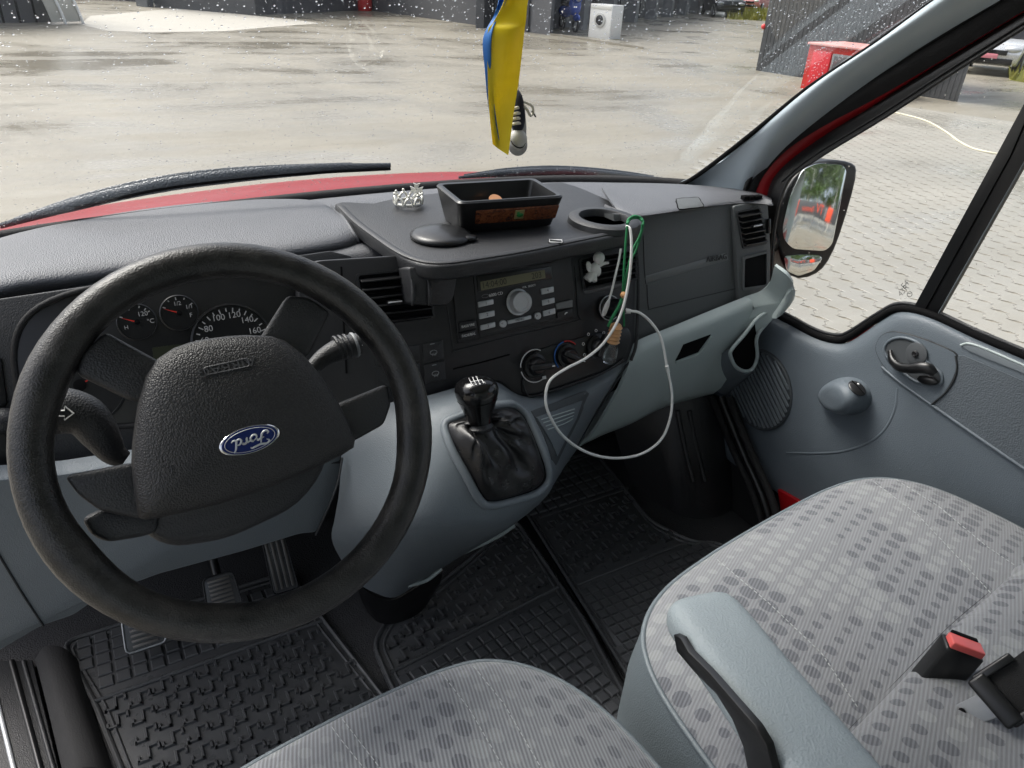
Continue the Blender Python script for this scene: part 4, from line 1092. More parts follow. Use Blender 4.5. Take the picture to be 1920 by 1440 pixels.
text('model_lettering', '6000 CD', bz(560, 575, .0079), dU, dV, .0075, M_PRINT, radio)
tube('oval_mark', [bz(400, 600, .0078)+dU*math.cos(t)*.007+dV*math.sin(t)*.003 for t in [i*math.pi/6 for i in range(12)]], .0004, M_PRINTDIM, radio, 5, 1, True)
text('small_lettering', 'VOL  SELECT', bz(1055, 455, .0079), dU, dV, .005, M_PRINT, radio)
def rbtn(cs, s, mat=M_SILVER, tm=M_INK, sz=.0075, bev=.0012, off=.011):
    o_ = slab('button', rounded([bz(*p, off) for p in cs], .0015, 3), FN, .006, mat, radio, bev)
    if s: text('legend', s, sum((bz(*p, off+.0004) for p in cs), V3())/4, dU, dV, sz, tm, o_, .0001)
    return o_
rbtn(((295, 690), (523, 642), (530, 722), (302, 774)), '1'); rbtn(((312, 862), (540, 812), (546, 898), (320, 950)), '2')
rbtn(((330, 1042), (550, 986), (556, 1064), (336, 1120)), '3'); rbtn(((1240, 492), (1428, 455), (1434, 540), (1250, 580)), '4')
rbtn(((1253, 662), (1440, 620), (1446, 700), (1258, 748)), '5'); rbtn(((1265, 827), (1450, 780), (1456, 865), (1272, 910)), '6')
rbtn(((738, 968), (1090, 886), (1096, 942), (744, 1026)), 'MENU', sz=.0065)
rbtn(((1462, 712), (1712, 655), (1712, 768), (1470, 802)), '', plastic('grey_key', (.16, .165, .17), .45, 0)); rbtn(((1482, 842), (1710, 785), (1714, 905), (1490, 935)), '', M_FASC)
tube('phone_symbol', [bz(1590, 880, .0115), bz(1605, 855, .0115), bz(1630, 848, .0115)], .0012, M_PRINT, radio, 6, 3)
rbtn(((10, 1000), (262, 962), (272, 1085), (20, 1135)), 'BASS/TRE', M_FASC, M_PRINT, .0062); rbtn(((20, 1160), (272, 1100), (282, 1215), (30, 1262)), 'FADE/BAL', M_FASC, M_PRINT, .0062)
for c in ((656, 1015), (1173, 897)):
    o_ = lathe('seek_button', [(.0068, 0), (.0068, .004), (.006, .005), (0, .005)], bz(*c, .0075), FN, M_SILVER, radio, 20)
    text('legend', '<' if c[0] < 900 else '>', bz(*c, .013), dU, dV, .008, M_INK, o_, .0001)
kb = lathe('volume_knob', [(.024, 0), (.024, .003), (.0205, .004), (.0195, .018), (.018, .0195), (.0165, .0195), (.0155, .0185), (.0125, .0185), (.012, .0175), (0, .0172)], bz(885, 690, .0075), FN, M_SILVER, radio, 40, angle=25)
lathe('knob_base', [(.026, 0), (.026, .0012), (.022, .0015), (0, .0015)], bz(885, 690, .0076), FN, M_BLACK, radio, 32)

# ------------------------------------------------------------------ tray over the radio
ZT = .802
tray = root('dash_tray', 'black moulded tray with cup holders projecting over the radio', 'tray', at(930, 420, z=ZT))
to = [(628, 381), (655, 410), (692, 438), (735, 468), (765, 486), (798, 496), (840, 497), (900, 489), (980, 476), (1080, 456), (1165, 440), (1198, 430), (1209, 418), (1203, 403), (1160, 383), (1100, 356), (1062, 343), (1030, 342), (860, 356), (735, 372), (700, 380), (660, 378)]
tp = [at(*p, z=ZT) for p in to]
bm_ = slab_bm(spline(tp, 2, True), (0, 0, 1), .027, .006, 3, both=True)
mk('tray_base', 0, 0, M_DARK, tray, bm=bm_)
tube('tray_edge', [at(*p, z=ZT+.001) for p in ((640, 388), (668, 415), (705, 443), (745, 470), (775, 484), (805, 491), (842, 491), (900, 483), (980, 470), (1080, 450), (1160, 434), (1190, 426), (1200, 416), (1196, 406), (1165, 392))], .0055, M_DARK, tray, 10, 4, flat=(.5, 1.2), upv=(0, 0, 1))
# cup holder with lid, cup holder open
c = at(827, 446, z=ZT)
ld = lathe('cup_lid', [(.050, 0), (.054, .003), (.053, .008), (.045, .012), (.025, .016), (0, .0175)], c, (0, 0, 1), M_BLACK, tray, 40, angle=70)
ell('lid_tab', at(878, 446, z=ZT+.006), V3((.016, 0, 0)), V3((0, .012, 0)), V3((0, 0, .006)), M_BLACK, tray)
c = at(1133, 408, z=ZT+.012)
lathe('cup_holder', [(.074, -.012), (.072, -.002), (.066, .002), (.052, .002), (.050, -.001), (.0485, -.02), (0, -.0201)], c, (0, 0, 1), M_DARK, tray, 40, sx=1.0, sy=.92)
lathe('cup_well', [(.049, -.0195), (.049, -.0185), (0, -.0185)], c, (0, 0, 1), M_VOID, tray, 40, sy=.92)
u_ = obox('socket_clip', at(1042, 452, z=ZT+.004), RT*.013, V3((FW.x, FW.y, 0)).normalized()*.009, V3((0, 0, .002)), M_BLACK, tray, .001)
q = at(1042, 452, z=ZT+.0065); ru, fu = V3((RT.x, RT.y, 0)).normalized(), V3((FW.x, FW.y, 0)).normalized()
tube('clip_edge', [q+ru*a*.011+fu*b_*.007 for a, b_ in ((-1, -1), (1, -1), (1, 1), (-1, 1))], .0008, M_PRINT, u_, 6, 1, True)
# bracket legs under the tray
br = slab('bracket', rounded([fp(*p, .05) for p in ((766, 500), (862, 500), (852, 560), (838, 574), (775, 572))], .006), FN, .05, M_DARK, tray, .006)
for px in (775, 806): tube('bracket_rib', [fp(px-3, 523, .052), fp(px, 555, .054), fp(px-2, 573, .05)], [.0025, .004, .002], M_DARK, br, 8, 3)

# ------------------------------------------------------------------ storage box on the tray
ZX = ZT+.003
HB = .060
A_, B_, C_ = at(860, 380, z=ZX+HB), at(1060, 367, z=ZX+HB), at(813, 343, z=ZX+HB)
for q in (A_, B_, C_): q.z = ZX
ux = (B_-A_).normalized(); W_ = (B_-A_).length; uy = (C_-A_); uy = (uy-ux*uy.dot(ux)); D_ = uy.length; uy.normalize()
sb = root('storage_box', 'open black storage box with a burl wood strip standing on the tray', 'box', A_+ux*W_/2+uy*D_/2)
def bp(x, y, z): return A_+ux*x+uy*y+V3((0, 0, z))
def yf(z): return .020*(1-z/HB)
out0 = rounded([bp(.012, yf(0), 0), bp(W_-.010, yf(0), 0), bp(W_-.010, D_-.014, 0), bp(.012, D_-.014, 0)], .014, 5)
out1 = rounded([bp(0, 0, HB-.003), bp(W_, 0, HB-.003), bp(W_, D_, HB-.003), bp(0, D_, HB-.003)], .016, 5)
out2 = rounded([bp(.003, .003, HB), bp(W_-.003, .003, HB), bp(W_-.003, D_-.003, HB), bp(.003, D_-.003, HB)], .014, 5)
in1 = rounded([bp(.010, .010, HB-.001), bp(W_-.010, .010, HB-.001), bp(W_-.010, D_-.010, HB-.001), bp(.010, D_-.010, HB-.001)], .011, 5)
in0 = rounded([bp(.022, .030, .010), bp(W_-.020, .030, .010), bp(W_-.020, D_-.022, .010), bp(.022, D_-.022, .010)], .010, 5)
b = bmesh.new(); Ls = [[b.verts.new(p) for p in l] for l in (out0, out1, out2, in1, in0)]
for A, B in zip(Ls, Ls[1:]):
    for i in range(len(A)): b.faces.new((A[i], A[(i+1) % len(A)], B[(i+1) % len(A)], B[i]))
b.faces.new(Ls[0][::-1]); b.faces.new(Ls[-1]); bmesh.ops.recalc_face_normals(b, faces=b.faces[:])
tub = mk('tub', 0, 0, M_BLACK, sb, bm=b, angle=30)
nf = (bp(0, 0, HB)-bp(0, yf(0), 0)).cross(ux); nf.normalize(); nf = nf if nf.dot(uy) < 0 else -nf
st_ = rounded([bp(x, yf(z), z)+nf*.0022 for x, z in ((.036, .016), (W_-.010, .016), (W_-.008, .043), (.034, .043))], .003)
ws_ = slab('wood_strip', st_, nf, .004, M_BURL, sb, .0008)
em = bp(W_*.58, yf(.030), .030)+nf*.0034
ev_ = uy.cross(ux); ev_ = ux.cross(nf); ev_ = ev_ if ev_.z > 0 else -ev_
slab('emblem_plate', rounded([em+ux*a*.009+ev_*c_*.009 for a, c_ in ((-1, -1), (1, -1), (1, 1), (-1, 1))], .001), nf, .002, flat('gilt', (.5, .42, .2), .3, .7), sb, .0005)
ell('emblem', em+ux*.001+nf*.0003-ev_*.001, ux*.0068, ev_*.0045, nf*.0012, flat('emblem_green', (.02, .22, .05), .3), sb, 12, 8)
ell('emblem_leaf', em-ux*.003+nf*.0005+ev_*.004, ux*.003, ev_*.003, nf*.0009, flat('emblem_leaf_green', (.04, .3, .08), .3), sb, 10, 6)
cn = root('coin', 'copper coloured coin lying inside the open black storage box', 'coin', bp(W_*.55, D_*.45, .0125))
lathe('disc', [(0, 0), (.013, 0), (.0135, .002), (.013, .004), (0, .004)], bp(W_*.50, D_*.62, .034), V3((0, -.6, 1)), flat('copper', (.55, .27, .13), .35, .6), cn, 24)
# crown ornament with a cross behind the box
co_ = at(766, 383, z=.806)
cr_ = root('crown_ornament', 'small silver crown topped by a cross beside the storage box', 'ornament', co_)
M_ORN = flat('silvered_white', (.75, .74, .68), .3, .35)
RU = V3((RT.x, RT.y, 0)).normalized(); FU2 = V3((FW.x, FW.y, 0)).normalized(); Z1 = V3((0, 0, 1))
tube('crown_band', [co_+RU*.026*math.cos(t)+FU2*.026*math.sin(t)+Z1*.004 for t in [i*math.pi/6 for i in range(12)]], .0032, M_ORN, cr_, 8, 2, True)
for i in range(9):
    t = 2*math.pi*i/9; p = co_+RU*.027*math.cos(t)+FU2*.027*math.sin(t)
    d = RU*math.cos(t)+FU2*math.sin(t); s_ = d.cross(Z1)
    tube('crown_arch', [p-s_*.008+Z1*.003, p-s_*.006+Z1*.013, p+Z1*.018, p+s_*.006+Z1*.013, p+s_*.008+Z1*.003], .0022, M_ORN, cr_, 6, 3)
    ell('crown_bead', p+Z1*.022, RU*.0025, FU2*.0025, Z1*.003, M_ORN, cr_, 8, 6)
xc = at(781, 356, z=.832)
b = bmesh.new(); nv = -FU2
for a in range(4):
    d = (RU*math.cos(a*math.pi/2)+Z1*math.sin(a*math.pi/2)); s_ = nv.cross(d)
    slab_bm([xc+d*.001-s_*.002, xc+d*.013-s_*.0065, xc+d*.0105, xc+d*.013+s_*.0065, xc+d*.001+s_*.002], nv, .003, 0, 1, b)
mk('cross', 0, 0, M_ORN, cr_, bm=b, smooth=False)
tube('cross_stem', [xc-Z1*.008, co_+Z1*.018+RU*.012-FU2*.015], .003, M_ORN, cr_, 6, 1)
lathe('orb', [(0, -.006), (.005, -.004), (.007, 0), (.005, .004), (0, .006)], xc-Z1*.018, Z1, M_ORN, cr_, 12)

# ================================================================== STEERING WHEEL AND CONTROLS
WC = CP+V3((.0896, .6736, -.4322)); WN = tilt(31.7)
WU = V3((1, 0, 0)); WV = WN.cross(WU); WV = -WV if WV.z < 0 else WV
WPLN = (WC, WN)
def wh(px, py, off=0.0): return at(px, py, pl=WPLN, off=off)
def zm(x, y): return (x/2.3415, 420+y/2.3415)         # pixel of the enlarged crop
wheel = root('steering_wheel', 'worn black four spoke steering wheel with a blue oval badge, turned upside down', 'steering wheel', WC)
RR = .1838; NP = 72
angs = [2*math.pi*i/NP for i in range(NP)]
def swell(a):
    s = 0
    for c, k in ((148, .10), (35, .08), (-12, .10), (205, .12), (250, .05)):
        d = (math.degrees(a)-c+180) % 360-180; s += k*math.exp(-(d/13)**2)
    return 1+s
b = bmesh.new(); rings = []
for a in angs:
    d = WU*math.cos(a)+WV*math.sin(a); k = swell(a); ra, rb = .0184*k, .0168*(1+(k-1)*.5)
    p = WC+d*(RR-(k-1)*.012); ring_ = []
    for j in range(20):
        t = 2*math.pi*j/20
        ring_.append(b.verts.new(p+d*math.cos(t)*ra+WN*math.sin(t)*rb))
    rings.append(ring_)
for i in range(NP):
    A, B = rings[i], rings[(i+1) % NP]
    for j in range(20): b.faces.new((A[j], A[(j+1) % 20], B[(j+1) % 20], B[j]))
bmesh.ops.recalc_face_normals(b, faces=b.faces[:])
rim = mk('rim', 0, 0, M_RIM, wheel, bm=b, angle=80)
# spokes: bowed bars from the hub to the rim
def spoke(pts, off=.004, depth=.022):
    P = [wh(*zm(*p), off) for p in pts]
    return slab('spoke', P, WN, depth, M_DARK, wheel, .0055, 3, both='all')
spoke([(462, 470), (700, 600), (800, 700), (700, 800), (560, 770), (330, 655), (360, 560)], .006)
spoke([(1265, 310), (1360, 320), (1455, 385), (1360, 575), (1250, 650), (1100, 600), (1150, 490)], .006)
spoke([(1450, 800), (1510, 778), (1705, 700), (1722, 790), (1690, 880), (1565, 950), (1450, 980)], .006)
spoke([(280, 1108), (565, 1050), (700, 1060), (720, 1250), (600, 1296), (440, 1262), (340, 1190)], .006)
spoke([(355, 1295), (440, 1255), (700, 1260), (690, 1350), (640, 1372), (470, 1400), (400, 1370)], -.012)
# airbag cover: domed pad
oz = [(690, 592), (760, 545), (830, 520), (900, 505), (1000, 492), (1080, 487), (1190, 492), (1250, 512), (1330, 572), (1400, 655), (1470, 755), (1530, 872), (1558, 950), (1552, 982), (1500, 1016), (1380, 1075), (1250, 1130), (1120, 1180), (1000, 1218), (900, 1245), (800, 1268), (700, 1290), (635, 1300), (607, 1290), (592, 1200), (582, 1120), (576, 1050), (580, 960), (590, 880), (604, 790), (640, 668)]
op = [wh(*zm(*p), .020) for p in oz]; oc = sum(op, V3())/len(op)
b = bmesh.new(); R = []
for f, h in ((.985, -.030), (1.0, -.004), (.995, .003), (.965, .011), (.88, .016), (.7, .021), (.45, .0245), (.2, .026)):
    R.append([b.verts.new(oc+(p-oc)*f+WN*h) for p in op])
c0_ = b.verts.new(oc+WN*.0265); k = len(op)
for A, B in zip(R, R[1:]):
    for i in range(k): b.faces.new((A[i], A[(i+1) % k], B[(i+1) % k], B[i]))
for i in range(k): b.faces.new((R[-1][i], R[-1][(i+1) % k], c0_))
b.faces.new(R[0][::-1]); bmesh.ops.recalc_face_normals(b, faces=b.faces[:])
ab_ = mk('airbag_cover', 0, 0, M_AIRBAG, wheel, bm=b, angle=60)
# badge
e0, e1_ = on(ab_, 412, 841), on(ab_, 524, 807); m0, m1 = on(ab_, 461, 801), on(ab_, 474, 850)
bc = (e0+e1_+m0+m1)/4; bu = (e0-e1_); ba = bu.length/2; bu.normalize(); bvv = (m1-m0); bb = bvv.length/2
bn_ = bu.cross(bvv).normalized(); bn_ = bn_ if bn_.dot(WN) > 0 else -bn_
bvv = bn_.cross(bu); bvv = bvv if bvv.dot(m1-m0) > 0 else -bvv
def oval(name, k, h0, h1, mat, parent, rnd=.9):
    b = bmesh.new(); R = []
    for f, h in ((1, h0), (1, h1-.0006), (rnd, h1)):
        R.append([b.verts.new(bc+(bu*math.cos(t)*ba*k+bvv*math.sin(t)*bb*k)*f+bn_*h) for t in [2*math.pi*i/48 for i in range(48)]])
    for A, B in zip(R, R[1:]):
        for i in range(48): b.faces.new((A[i], A[(i+1) % 48], B[(i+1) % 48], B[i]))
    b.faces.new(R[0][::-1]); b.faces.new(R[-1]); bmesh.ops.recalc_face_normals(b, faces=b.faces[:])
    return mk(name, 0, 0, mat, parent, bm=b)
bdg = oval('badge', 1.0, -.004, .0016, M_CHROME, wheel, .97)
oval('badge_field', .93, .0006, .0022, M_BADGE, bdg, .98)
tube('badge_line', [bc+bu*math.cos(t)*ba*.83+bvv*math.sin(t)*bb*.80+bn_*.0023 for t in [2*math.pi*i/40 for i in range(40)]], .00035, M_SILVER, bdg, 6, 1, True)
# script lettering as pen strokes, in units of the oval's half width
strokes = [  # capital F
    [(-.52, .16), (-.60, .24), (-.50, .34), (-.30, .30), (-.12, .33), (.02, .36), (.04, .30)],
    [(-.30, .30), (-.36, .06), (-.44, -.14), (-.56, -.20), (-.64, -.12), (-.58, -.05)],
    [(-.46, .04), (-.34, .06), (-.24, .10), (-.24, .02)],
    # o r d
    [(-.10, .08), (-.22, -.02), (-.22, -.14), (-.12, -.16), (-.03, -.06), (-.04, .06), (-.10, .08), (.0, .04), (.08, .08)],
    [(.08, .10), (.10, -.04), (.07, -.15)], [(.10, -.02), (.16, .08), (.25, .08), (.24, .02)],
    [(.46, .06), (.36, .06), (.28, -.06), (.32, -.16), (.42, -.12), (.47, .0)],
    [(.60, .34), (.52, .22), (.46, .0), (.44, -.12), (.52, -.16), (.60, -.10)]]
b = bmesh.new()
for s in strokes: tube_bm([bc+bu*x*ba+bvv*(y*ba*.80)+bn_*.0024 for x, y in s], [.0005, .0010, .0011, .0010, .0005], 6, 4, False, b)
mk('script_lettering', 0, 0, M_SILVER, bdg, bm=b)
# embossed word in its box, upside down like the wheel
ac = [on(ab_, *zm(*p), .0006) for p in ((893, 632), (1086, 590), (1096, 624), (905, 664))]
au = (ac[0]-ac[1]).normalized(); av = (ac[2]-ac[1]).normalized()
tube('emboss_frame', rounded(ac, .002, 2), .0006, M_EMBOSS, ab_, 6, 1, True)
text('embossed_lettering', 'AIRBAG', sum(ac, V3())/4, au, av, .0125, M_EMBOSS, ab_, .0003, sx=1.25)
for p in ((750, 1060), (1425, 862)):
    q = on(ab_, *zm(*p), .0003)
    tube('tear_mark', [q-WU*.008-WV*.001, q, q+WU*.007+WV*.002], .0005, M_DARK, ab_, 5, 2)
    tube('tear_mark', [q, q-WV*.006, q-WV*.009-WU*.002], .0005, M_DARK, ab_, 5, 2)
# hub shell behind the cover
hp_ = [(600, 800), (700, 600), (1200, 520), (1400, 680), (1480, 900), (1420, 1110), (1300, 1250), (1000, 1390), (760, 1425), (640, 1375), (560, 1200)]
slab('hub_shell', rounded([wh(*zm(*p), -.018) for p in hp_], .02, 3), WN, .05, M_DARK, wheel, .012, 3)
# column shroud and stalks belong to the column
col = root('steering_column', 'black steering column shroud behind the wheel', 'steering column', WC-WN*.08)
CC = WC-WN*.06-WV*.01
tube('shroud', [CC, CC-WN*.06, CC-WN*.12, CC-WN*.20], [.058, .066, .072, .075], M_DARK, col, 20, 3, flat=(1.15, .95), upv=(1, 0, 0))
sl = root('indicator_stalk', 'black indicator stalk with a white arrow left of the wheel hub', 'stalk', at(200, 850, pl=WPLN, off=-.055))
pts = [at(*p, pl=WPLN, off=-.055) for p in ((236, 862), (212, 848), (188, 815), (160, 782), (120, 770), (80, 778), (40, 790))]
tube('lever', pts, [.008, .013, .018, .021, .023, .022, .018], M_DARK, sl, 14, 5, flat=(1, .8), upv=WV)
lv = sl.children[0]
q = on(lv, 119, 775, .0008); au_ = (on(lv, 126, 775)-on(lv, 112, 775)).normalized(); an_ = onn(lv, 119, 775); av_ = an_.cross(au_)
ar = [(-1, .35), (.1, .35), (.1, .9), (1, 0), (.1, -.9), (.1, -.35), (-1, -.35)]
tube('arrow_mark', [q+au_*x*.0085+av_*y*.0075 for x, y in ar], .0009, M_WHITE, sl, 6, 1, True)
sr = root('wiper_stalk', 'black wiper stalk with a ridged ring right of the wheel hub', 'stalk', at(600, 680, pl=WPLN, off=-.05))
pts = [at(*p, pl=WPLN, off=-.05) for p in ((560, 712), (585, 690), (606, 671), (628, 659), (650, 651), (672, 645))]
tube('lever', pts, [.007, .0085, .0105, .0128, .0136, .0134], M_DARK, sr, 14, 5)
for k, px in ((0, 632), (1, 641), (2, 650), (3, 664)):
    a = at(px, 653-(px-632)*.2, pl=WPLN, off=-.05); d = (pts[-1]-pts[-3]).normalized()
    lathe('ring', [(.0146, -.0016), (.0153, 0), (.0146, .0016)], a, d, M_PRINTDIM if k == 3 else M_DARK, sr, 24)
q = at(676, 648, pl=WPLN, off=-.045)
tube('mark', [q-WU*.002+WV*.004, q+WU*.002, q-WU*.002-WV*.004], .0008, M_PRINT, sr, 5, 1)

# pedals
def pedal(px, label, pc, u, v, w_, h_, nrib, along, arm):
    r = root('pedal', label, 'pedal', pc)
    u, v = V3(u).normalized(), V3(v).normalized(); n = u.cross(v); n = n if n.dot(CP-V3(pc)) > 0 else -n
    P = rounded([V3(pc)+u*a*w_*(1 if c < 0 else .86)+v*c*h_ for a, c in ((-1, -1), (1, -1), (1, 1), (-1, 1))], .012, 3)
    slab('pad', P, n, .014, M_RUBBER, r, .003)
    for i in range(nrib):
        t = -0.8+1.6*i/(nrib-1)
        if along: obox('rib', V3(pc)+n*.0015+u*t*w_*.8, u*.0028, v*h_*.86, n*.0022, M_WORN, r, .001)
        else: obox('rib', V3(pc)+n*.0015+v*t*h_*.9, u*w_*.62, v*.0026, n*.0022, M_WORN, r, .001)
    tube('arm', [V3(pc)-n*.012, V3(pc)-n*.03+V3((0, .06, .08)), V3(pc)+V3((0, .12, .25))], .009, M_BLACK, r, 8, 3)
    tube('edge', [p+n*.001 for p in P], .0018, M_SILVER if along is None else M_DARK, r, 6, 1, True)
M_DARKW = M_DARK
pedal(0, 'worn rubber brake pedal seen through the wheel', at(415, 1110, y=.56), (1, 0, 0), (0, .62, .78), .034, .036, 7, False, None)
pedal(0, 'long ribbed accelerator pedal right of the brake pedal', at(524, 1058, y=.60), (1, .0, 0), (-.02, .5, .86), .027, .062, 4, True, None)
pedal(0, 'clutch pedal with a bright rim under the bottom of the wheel', at(268, 1182, y=.53), (1, 0, 0), (0, .62, .78), .036, .034, 6, None, None)

# gear lever with gaiter
cx0, cy0 = 930, 862
lev = root('gear_lever', 'glossy black gear knob on a crumpled leather gaiter', 'gear lever', on(console, 930, 860))
base_n = onn(console, 930, 860)
rimw = [(834, 800), (852, 786), (900, 772), (945, 763), (965, 768), (982, 788), (1005, 840), (1018, 880), (1016, 900), (1000, 917), (958, 932), (920, 940), (900, 930), (876, 888), (849, 840)]
rim3 = [on(console, 930+(p.x-930)*.955, 855+(p.y-855)*.955, .006) for p in spline([V3((a, b_, 0)) for a, b_ in rimw], 4, True)]
KB = at(900, 800, y=.225)                         # collar where the leather is gathered
KT = at(891, 706, y=.245)                         # top of the knob
ax = (KT-KB).normalized()
b = bmesh.new(); R = []; nn_ = len(rim3)
order = None
gc = sum(rim3, V3())/nn_
gu, gv, gw = frame(base_n)
for li, f in enumerate((0, .06, .14, .24, .36, .48, .6, .7, .8, .88, .95, 1.0)):
    ring_ = []
    for i, p in enumerate(rim3):
        th = 2*math.pi*i/nn_
        dv_ = (p-gc); ang = math.atan2(dv_.dot(gv), dv_.dot(gu))
        u2, v2, w2 = frame(ax)
        dd = dv_-ax*dv_.dot(ax); dd.normalize()
        coll = KB+dd*.017
        q = p.lerp(coll, f)
        bulge = math.sin(math.pi*f)**.8*.021
        q += base_n*bulge*(.9+.4*math.sin(ang*2+1))
        # folds: deep creases running down from the collar plus slumped horizontal rolls
        amp = .0085*math.sin(math.pi*min(1, f*1.05))
        fold = math.sin(ang*9+3.0*f+1.7*noise.noise(p*30))*.5+.9*noise.noise(V3((math.cos(ang)*2.2, math.sin(ang)*2.2, f*3.2)))+.5*math.sin(f*13+2.4*noise.noise(p*22))
        q += base_n*fold*amp+(gc-q).normalized()*fold*amp*.3
        ring_.append(b.verts.new(q))
    R.append(ring_)
for A, B in zip(R, R[1:]):
    for i in range(nn_): b.faces.new((A[i], A[(i+1) % nn_], B[(i+1) % nn_], B[i]))
S_ = [b.verts.new(v.co-base_n*.012) for v in R[0]]
for i in range(nn_): b.faces.new((R[0][i], S_[i], S_[(i+1) % nn_], R[0][(i+1) % nn_]))
bmesh.ops.recalc_face_normals(b, faces=b.faces[:])
bmesh.ops.subdivide_edges(b, edges=b.edges[:], cuts=1, use_grid_fill=True, smooth=.6)
gt = mk('gaiter', 0, 0, M_LEATHER, lev, bm=b, angle=70)
for i in (0, 15, 30, 45):
    q = [R_ for R_ in ()]
lathe('collar', [(.0165, -.008), (.0215, -.004), (.022, .001), (.0175, .005), (.0165, .018), (0, .018)], KB, ax, M_DARK, lev, 28, angle=50)
KH = (KT-KB).length
M_KNOB = flat('gloss_black', (.005, .005, .0055), .14, spec=.45)
b = bmesh.new(); R = []; u2, v2, w2 = frame(ax); u2 = (V3((1, 0, 0))-ax*ax.x).normalized(); v2 = ax.cross(u2)
prof = [(.0155, .008), (.0168, .016), (.019, .026), (.0222, .037), (.0252, .047), (.0272, .056), (.0278, .063), (.0268, .070), (.0238, .0765), (.0185, .0815), (.0115, .0845), (.004, .0855)]
for r_, h in prof:
    ring_ = []
    for j in range(40):
        t = 2*math.pi*j/40; c_, s_ = math.cos(t), math.sin(t); pw = 2.25
        k = (abs(c_)**pw+abs(s_)**pw)**(-1/pw); ring_.append(b.verts.new(KB+ax*h*KH/.0855+(u2*c_+v2*s_)*r_*1.24*k))
    R.append(ring_)
for A, B in zip(R, R[1:]):
    for i in range(40): b.faces.new((A[i], A[(i+1) % 40], B[(i+1) % 40], B[i]))
b.faces.new(R[0][::-1]); b.faces.new(R[-1]); bmesh.ops.recalc_face_normals(b, faces=b.faces[:])
knob = mk('knob', 0, 0, M_KNOB, lev, bm=b, angle=60)
tube('knob_seam', [KB+ax*.0585*KH/.0855*.8+(u2*math.cos(t)+v2*math.sin(t))*.0253*1.24*(abs(math.cos(t))**2.25+abs(math.sin(t))**2.25)**(-1/2.25) for t in [2*math.pi*i/32 for i in range(32)]], .0005, M_VOID, lev, 6, 1, True)
gp_ = on(knob, 893, 715, .0006); gnn = onn(knob, 893, 716); gu_ = (on(knob, 903, 714)-on(knob, 883, 718)).normalized(); gv_ = gnn.cross(gu_); gv_ = gv_ if gv_.dot(UP) > 0 else -gv_
def kp(x, y): 
    q = gp_+gu_*x+gv_*y; d = q-CP; z_ = d.dot(FW); return on(knob, 960+F*d.dot(RT)/z_, 720-F*d.dot(UP)/z_, .0006)
b = bmesh.new()
for x in (-.009, -.003, .003): tube_bm([kp(x, .0055), kp(x, 0), kp(x, -.0055)], .0006, 5, 2, False, b)
tube_bm([kp(.009, 0), kp(.009, -.005)], .0006, 5, 1, False, b); tube_bm([kp(-.009, 0), kp(0, 0), kp(.009, 0)], .0006, 5, 2, False, b)
mk('shift_pattern', 0, 0, M_PRINT, knob, bm=b)
for s, x, y in (('1', -.009, .009), ('3', -.003, .009), ('5', .003, .009), ('2', -.009, -.009), ('4', -.003, -.009), ('6', .003, -.009), ('R', .010, -.008)):
    text('shift_number', s, kp(x, y), gu_, gv_, .0062, M_PRINT, knob, .0001)

# ================================================================== FLOOR MATS
def zz_mesh():
    pts = [(-.0165, -.003), (-.0165, -.0125), (0, -.0125), (0, .0125), (.0165, .0125), (.0165, .003)]
    b = bmesh.new()
    for (x0, y0), (x1, y1) in zip(pts, pts[1:]):
        c = V3(((x0+x1)/2, (y0+y1)/2, 0)); hx, hy = abs(x1-x0)/2+.0034, abs(y1-y0)/2+.0034
        z = .0048+.0002*((x0+y0) > 0)
        v = [b.verts.new(V3((c.x+i*(hx-s), c.y+j*(hy-s), zz))) for zz, s in ((-.003, 0), (z, .0016)) for i, j in ((-1, -1), (1, -1), (1, 1), (-1, 1))]
        for q in ((4, 5, 6, 7), (0, 1, 5, 4), (1, 2, 6, 5), (2, 3, 7, 6), (3, 0, 4, 7)): b.faces.new([v[i] for i in q])
    bmesh.ops.recalc_face_normals(b, faces=b.faces[:])
    return b
def inside(p, poly):
    r_ = False; n = len(poly)
    for i in range(n):
        (x0, y0), (x1, y1) = poly[i], poly[(i+1) % n]
        if (y0 > p[1]) != (y1 > p[1]) and p[0] < (x1-x0)*(p[1]-y0)/(y1-y0)+x0: r_ = not r_
    return r_
def visible(p):
    d = p-CP; z_ = d.dot(FW); x, y = 960+F*d.dot(RT)/z_, 720-F*d.dot(UP)/z_
    return -30 < x < 1950 and y < 1470
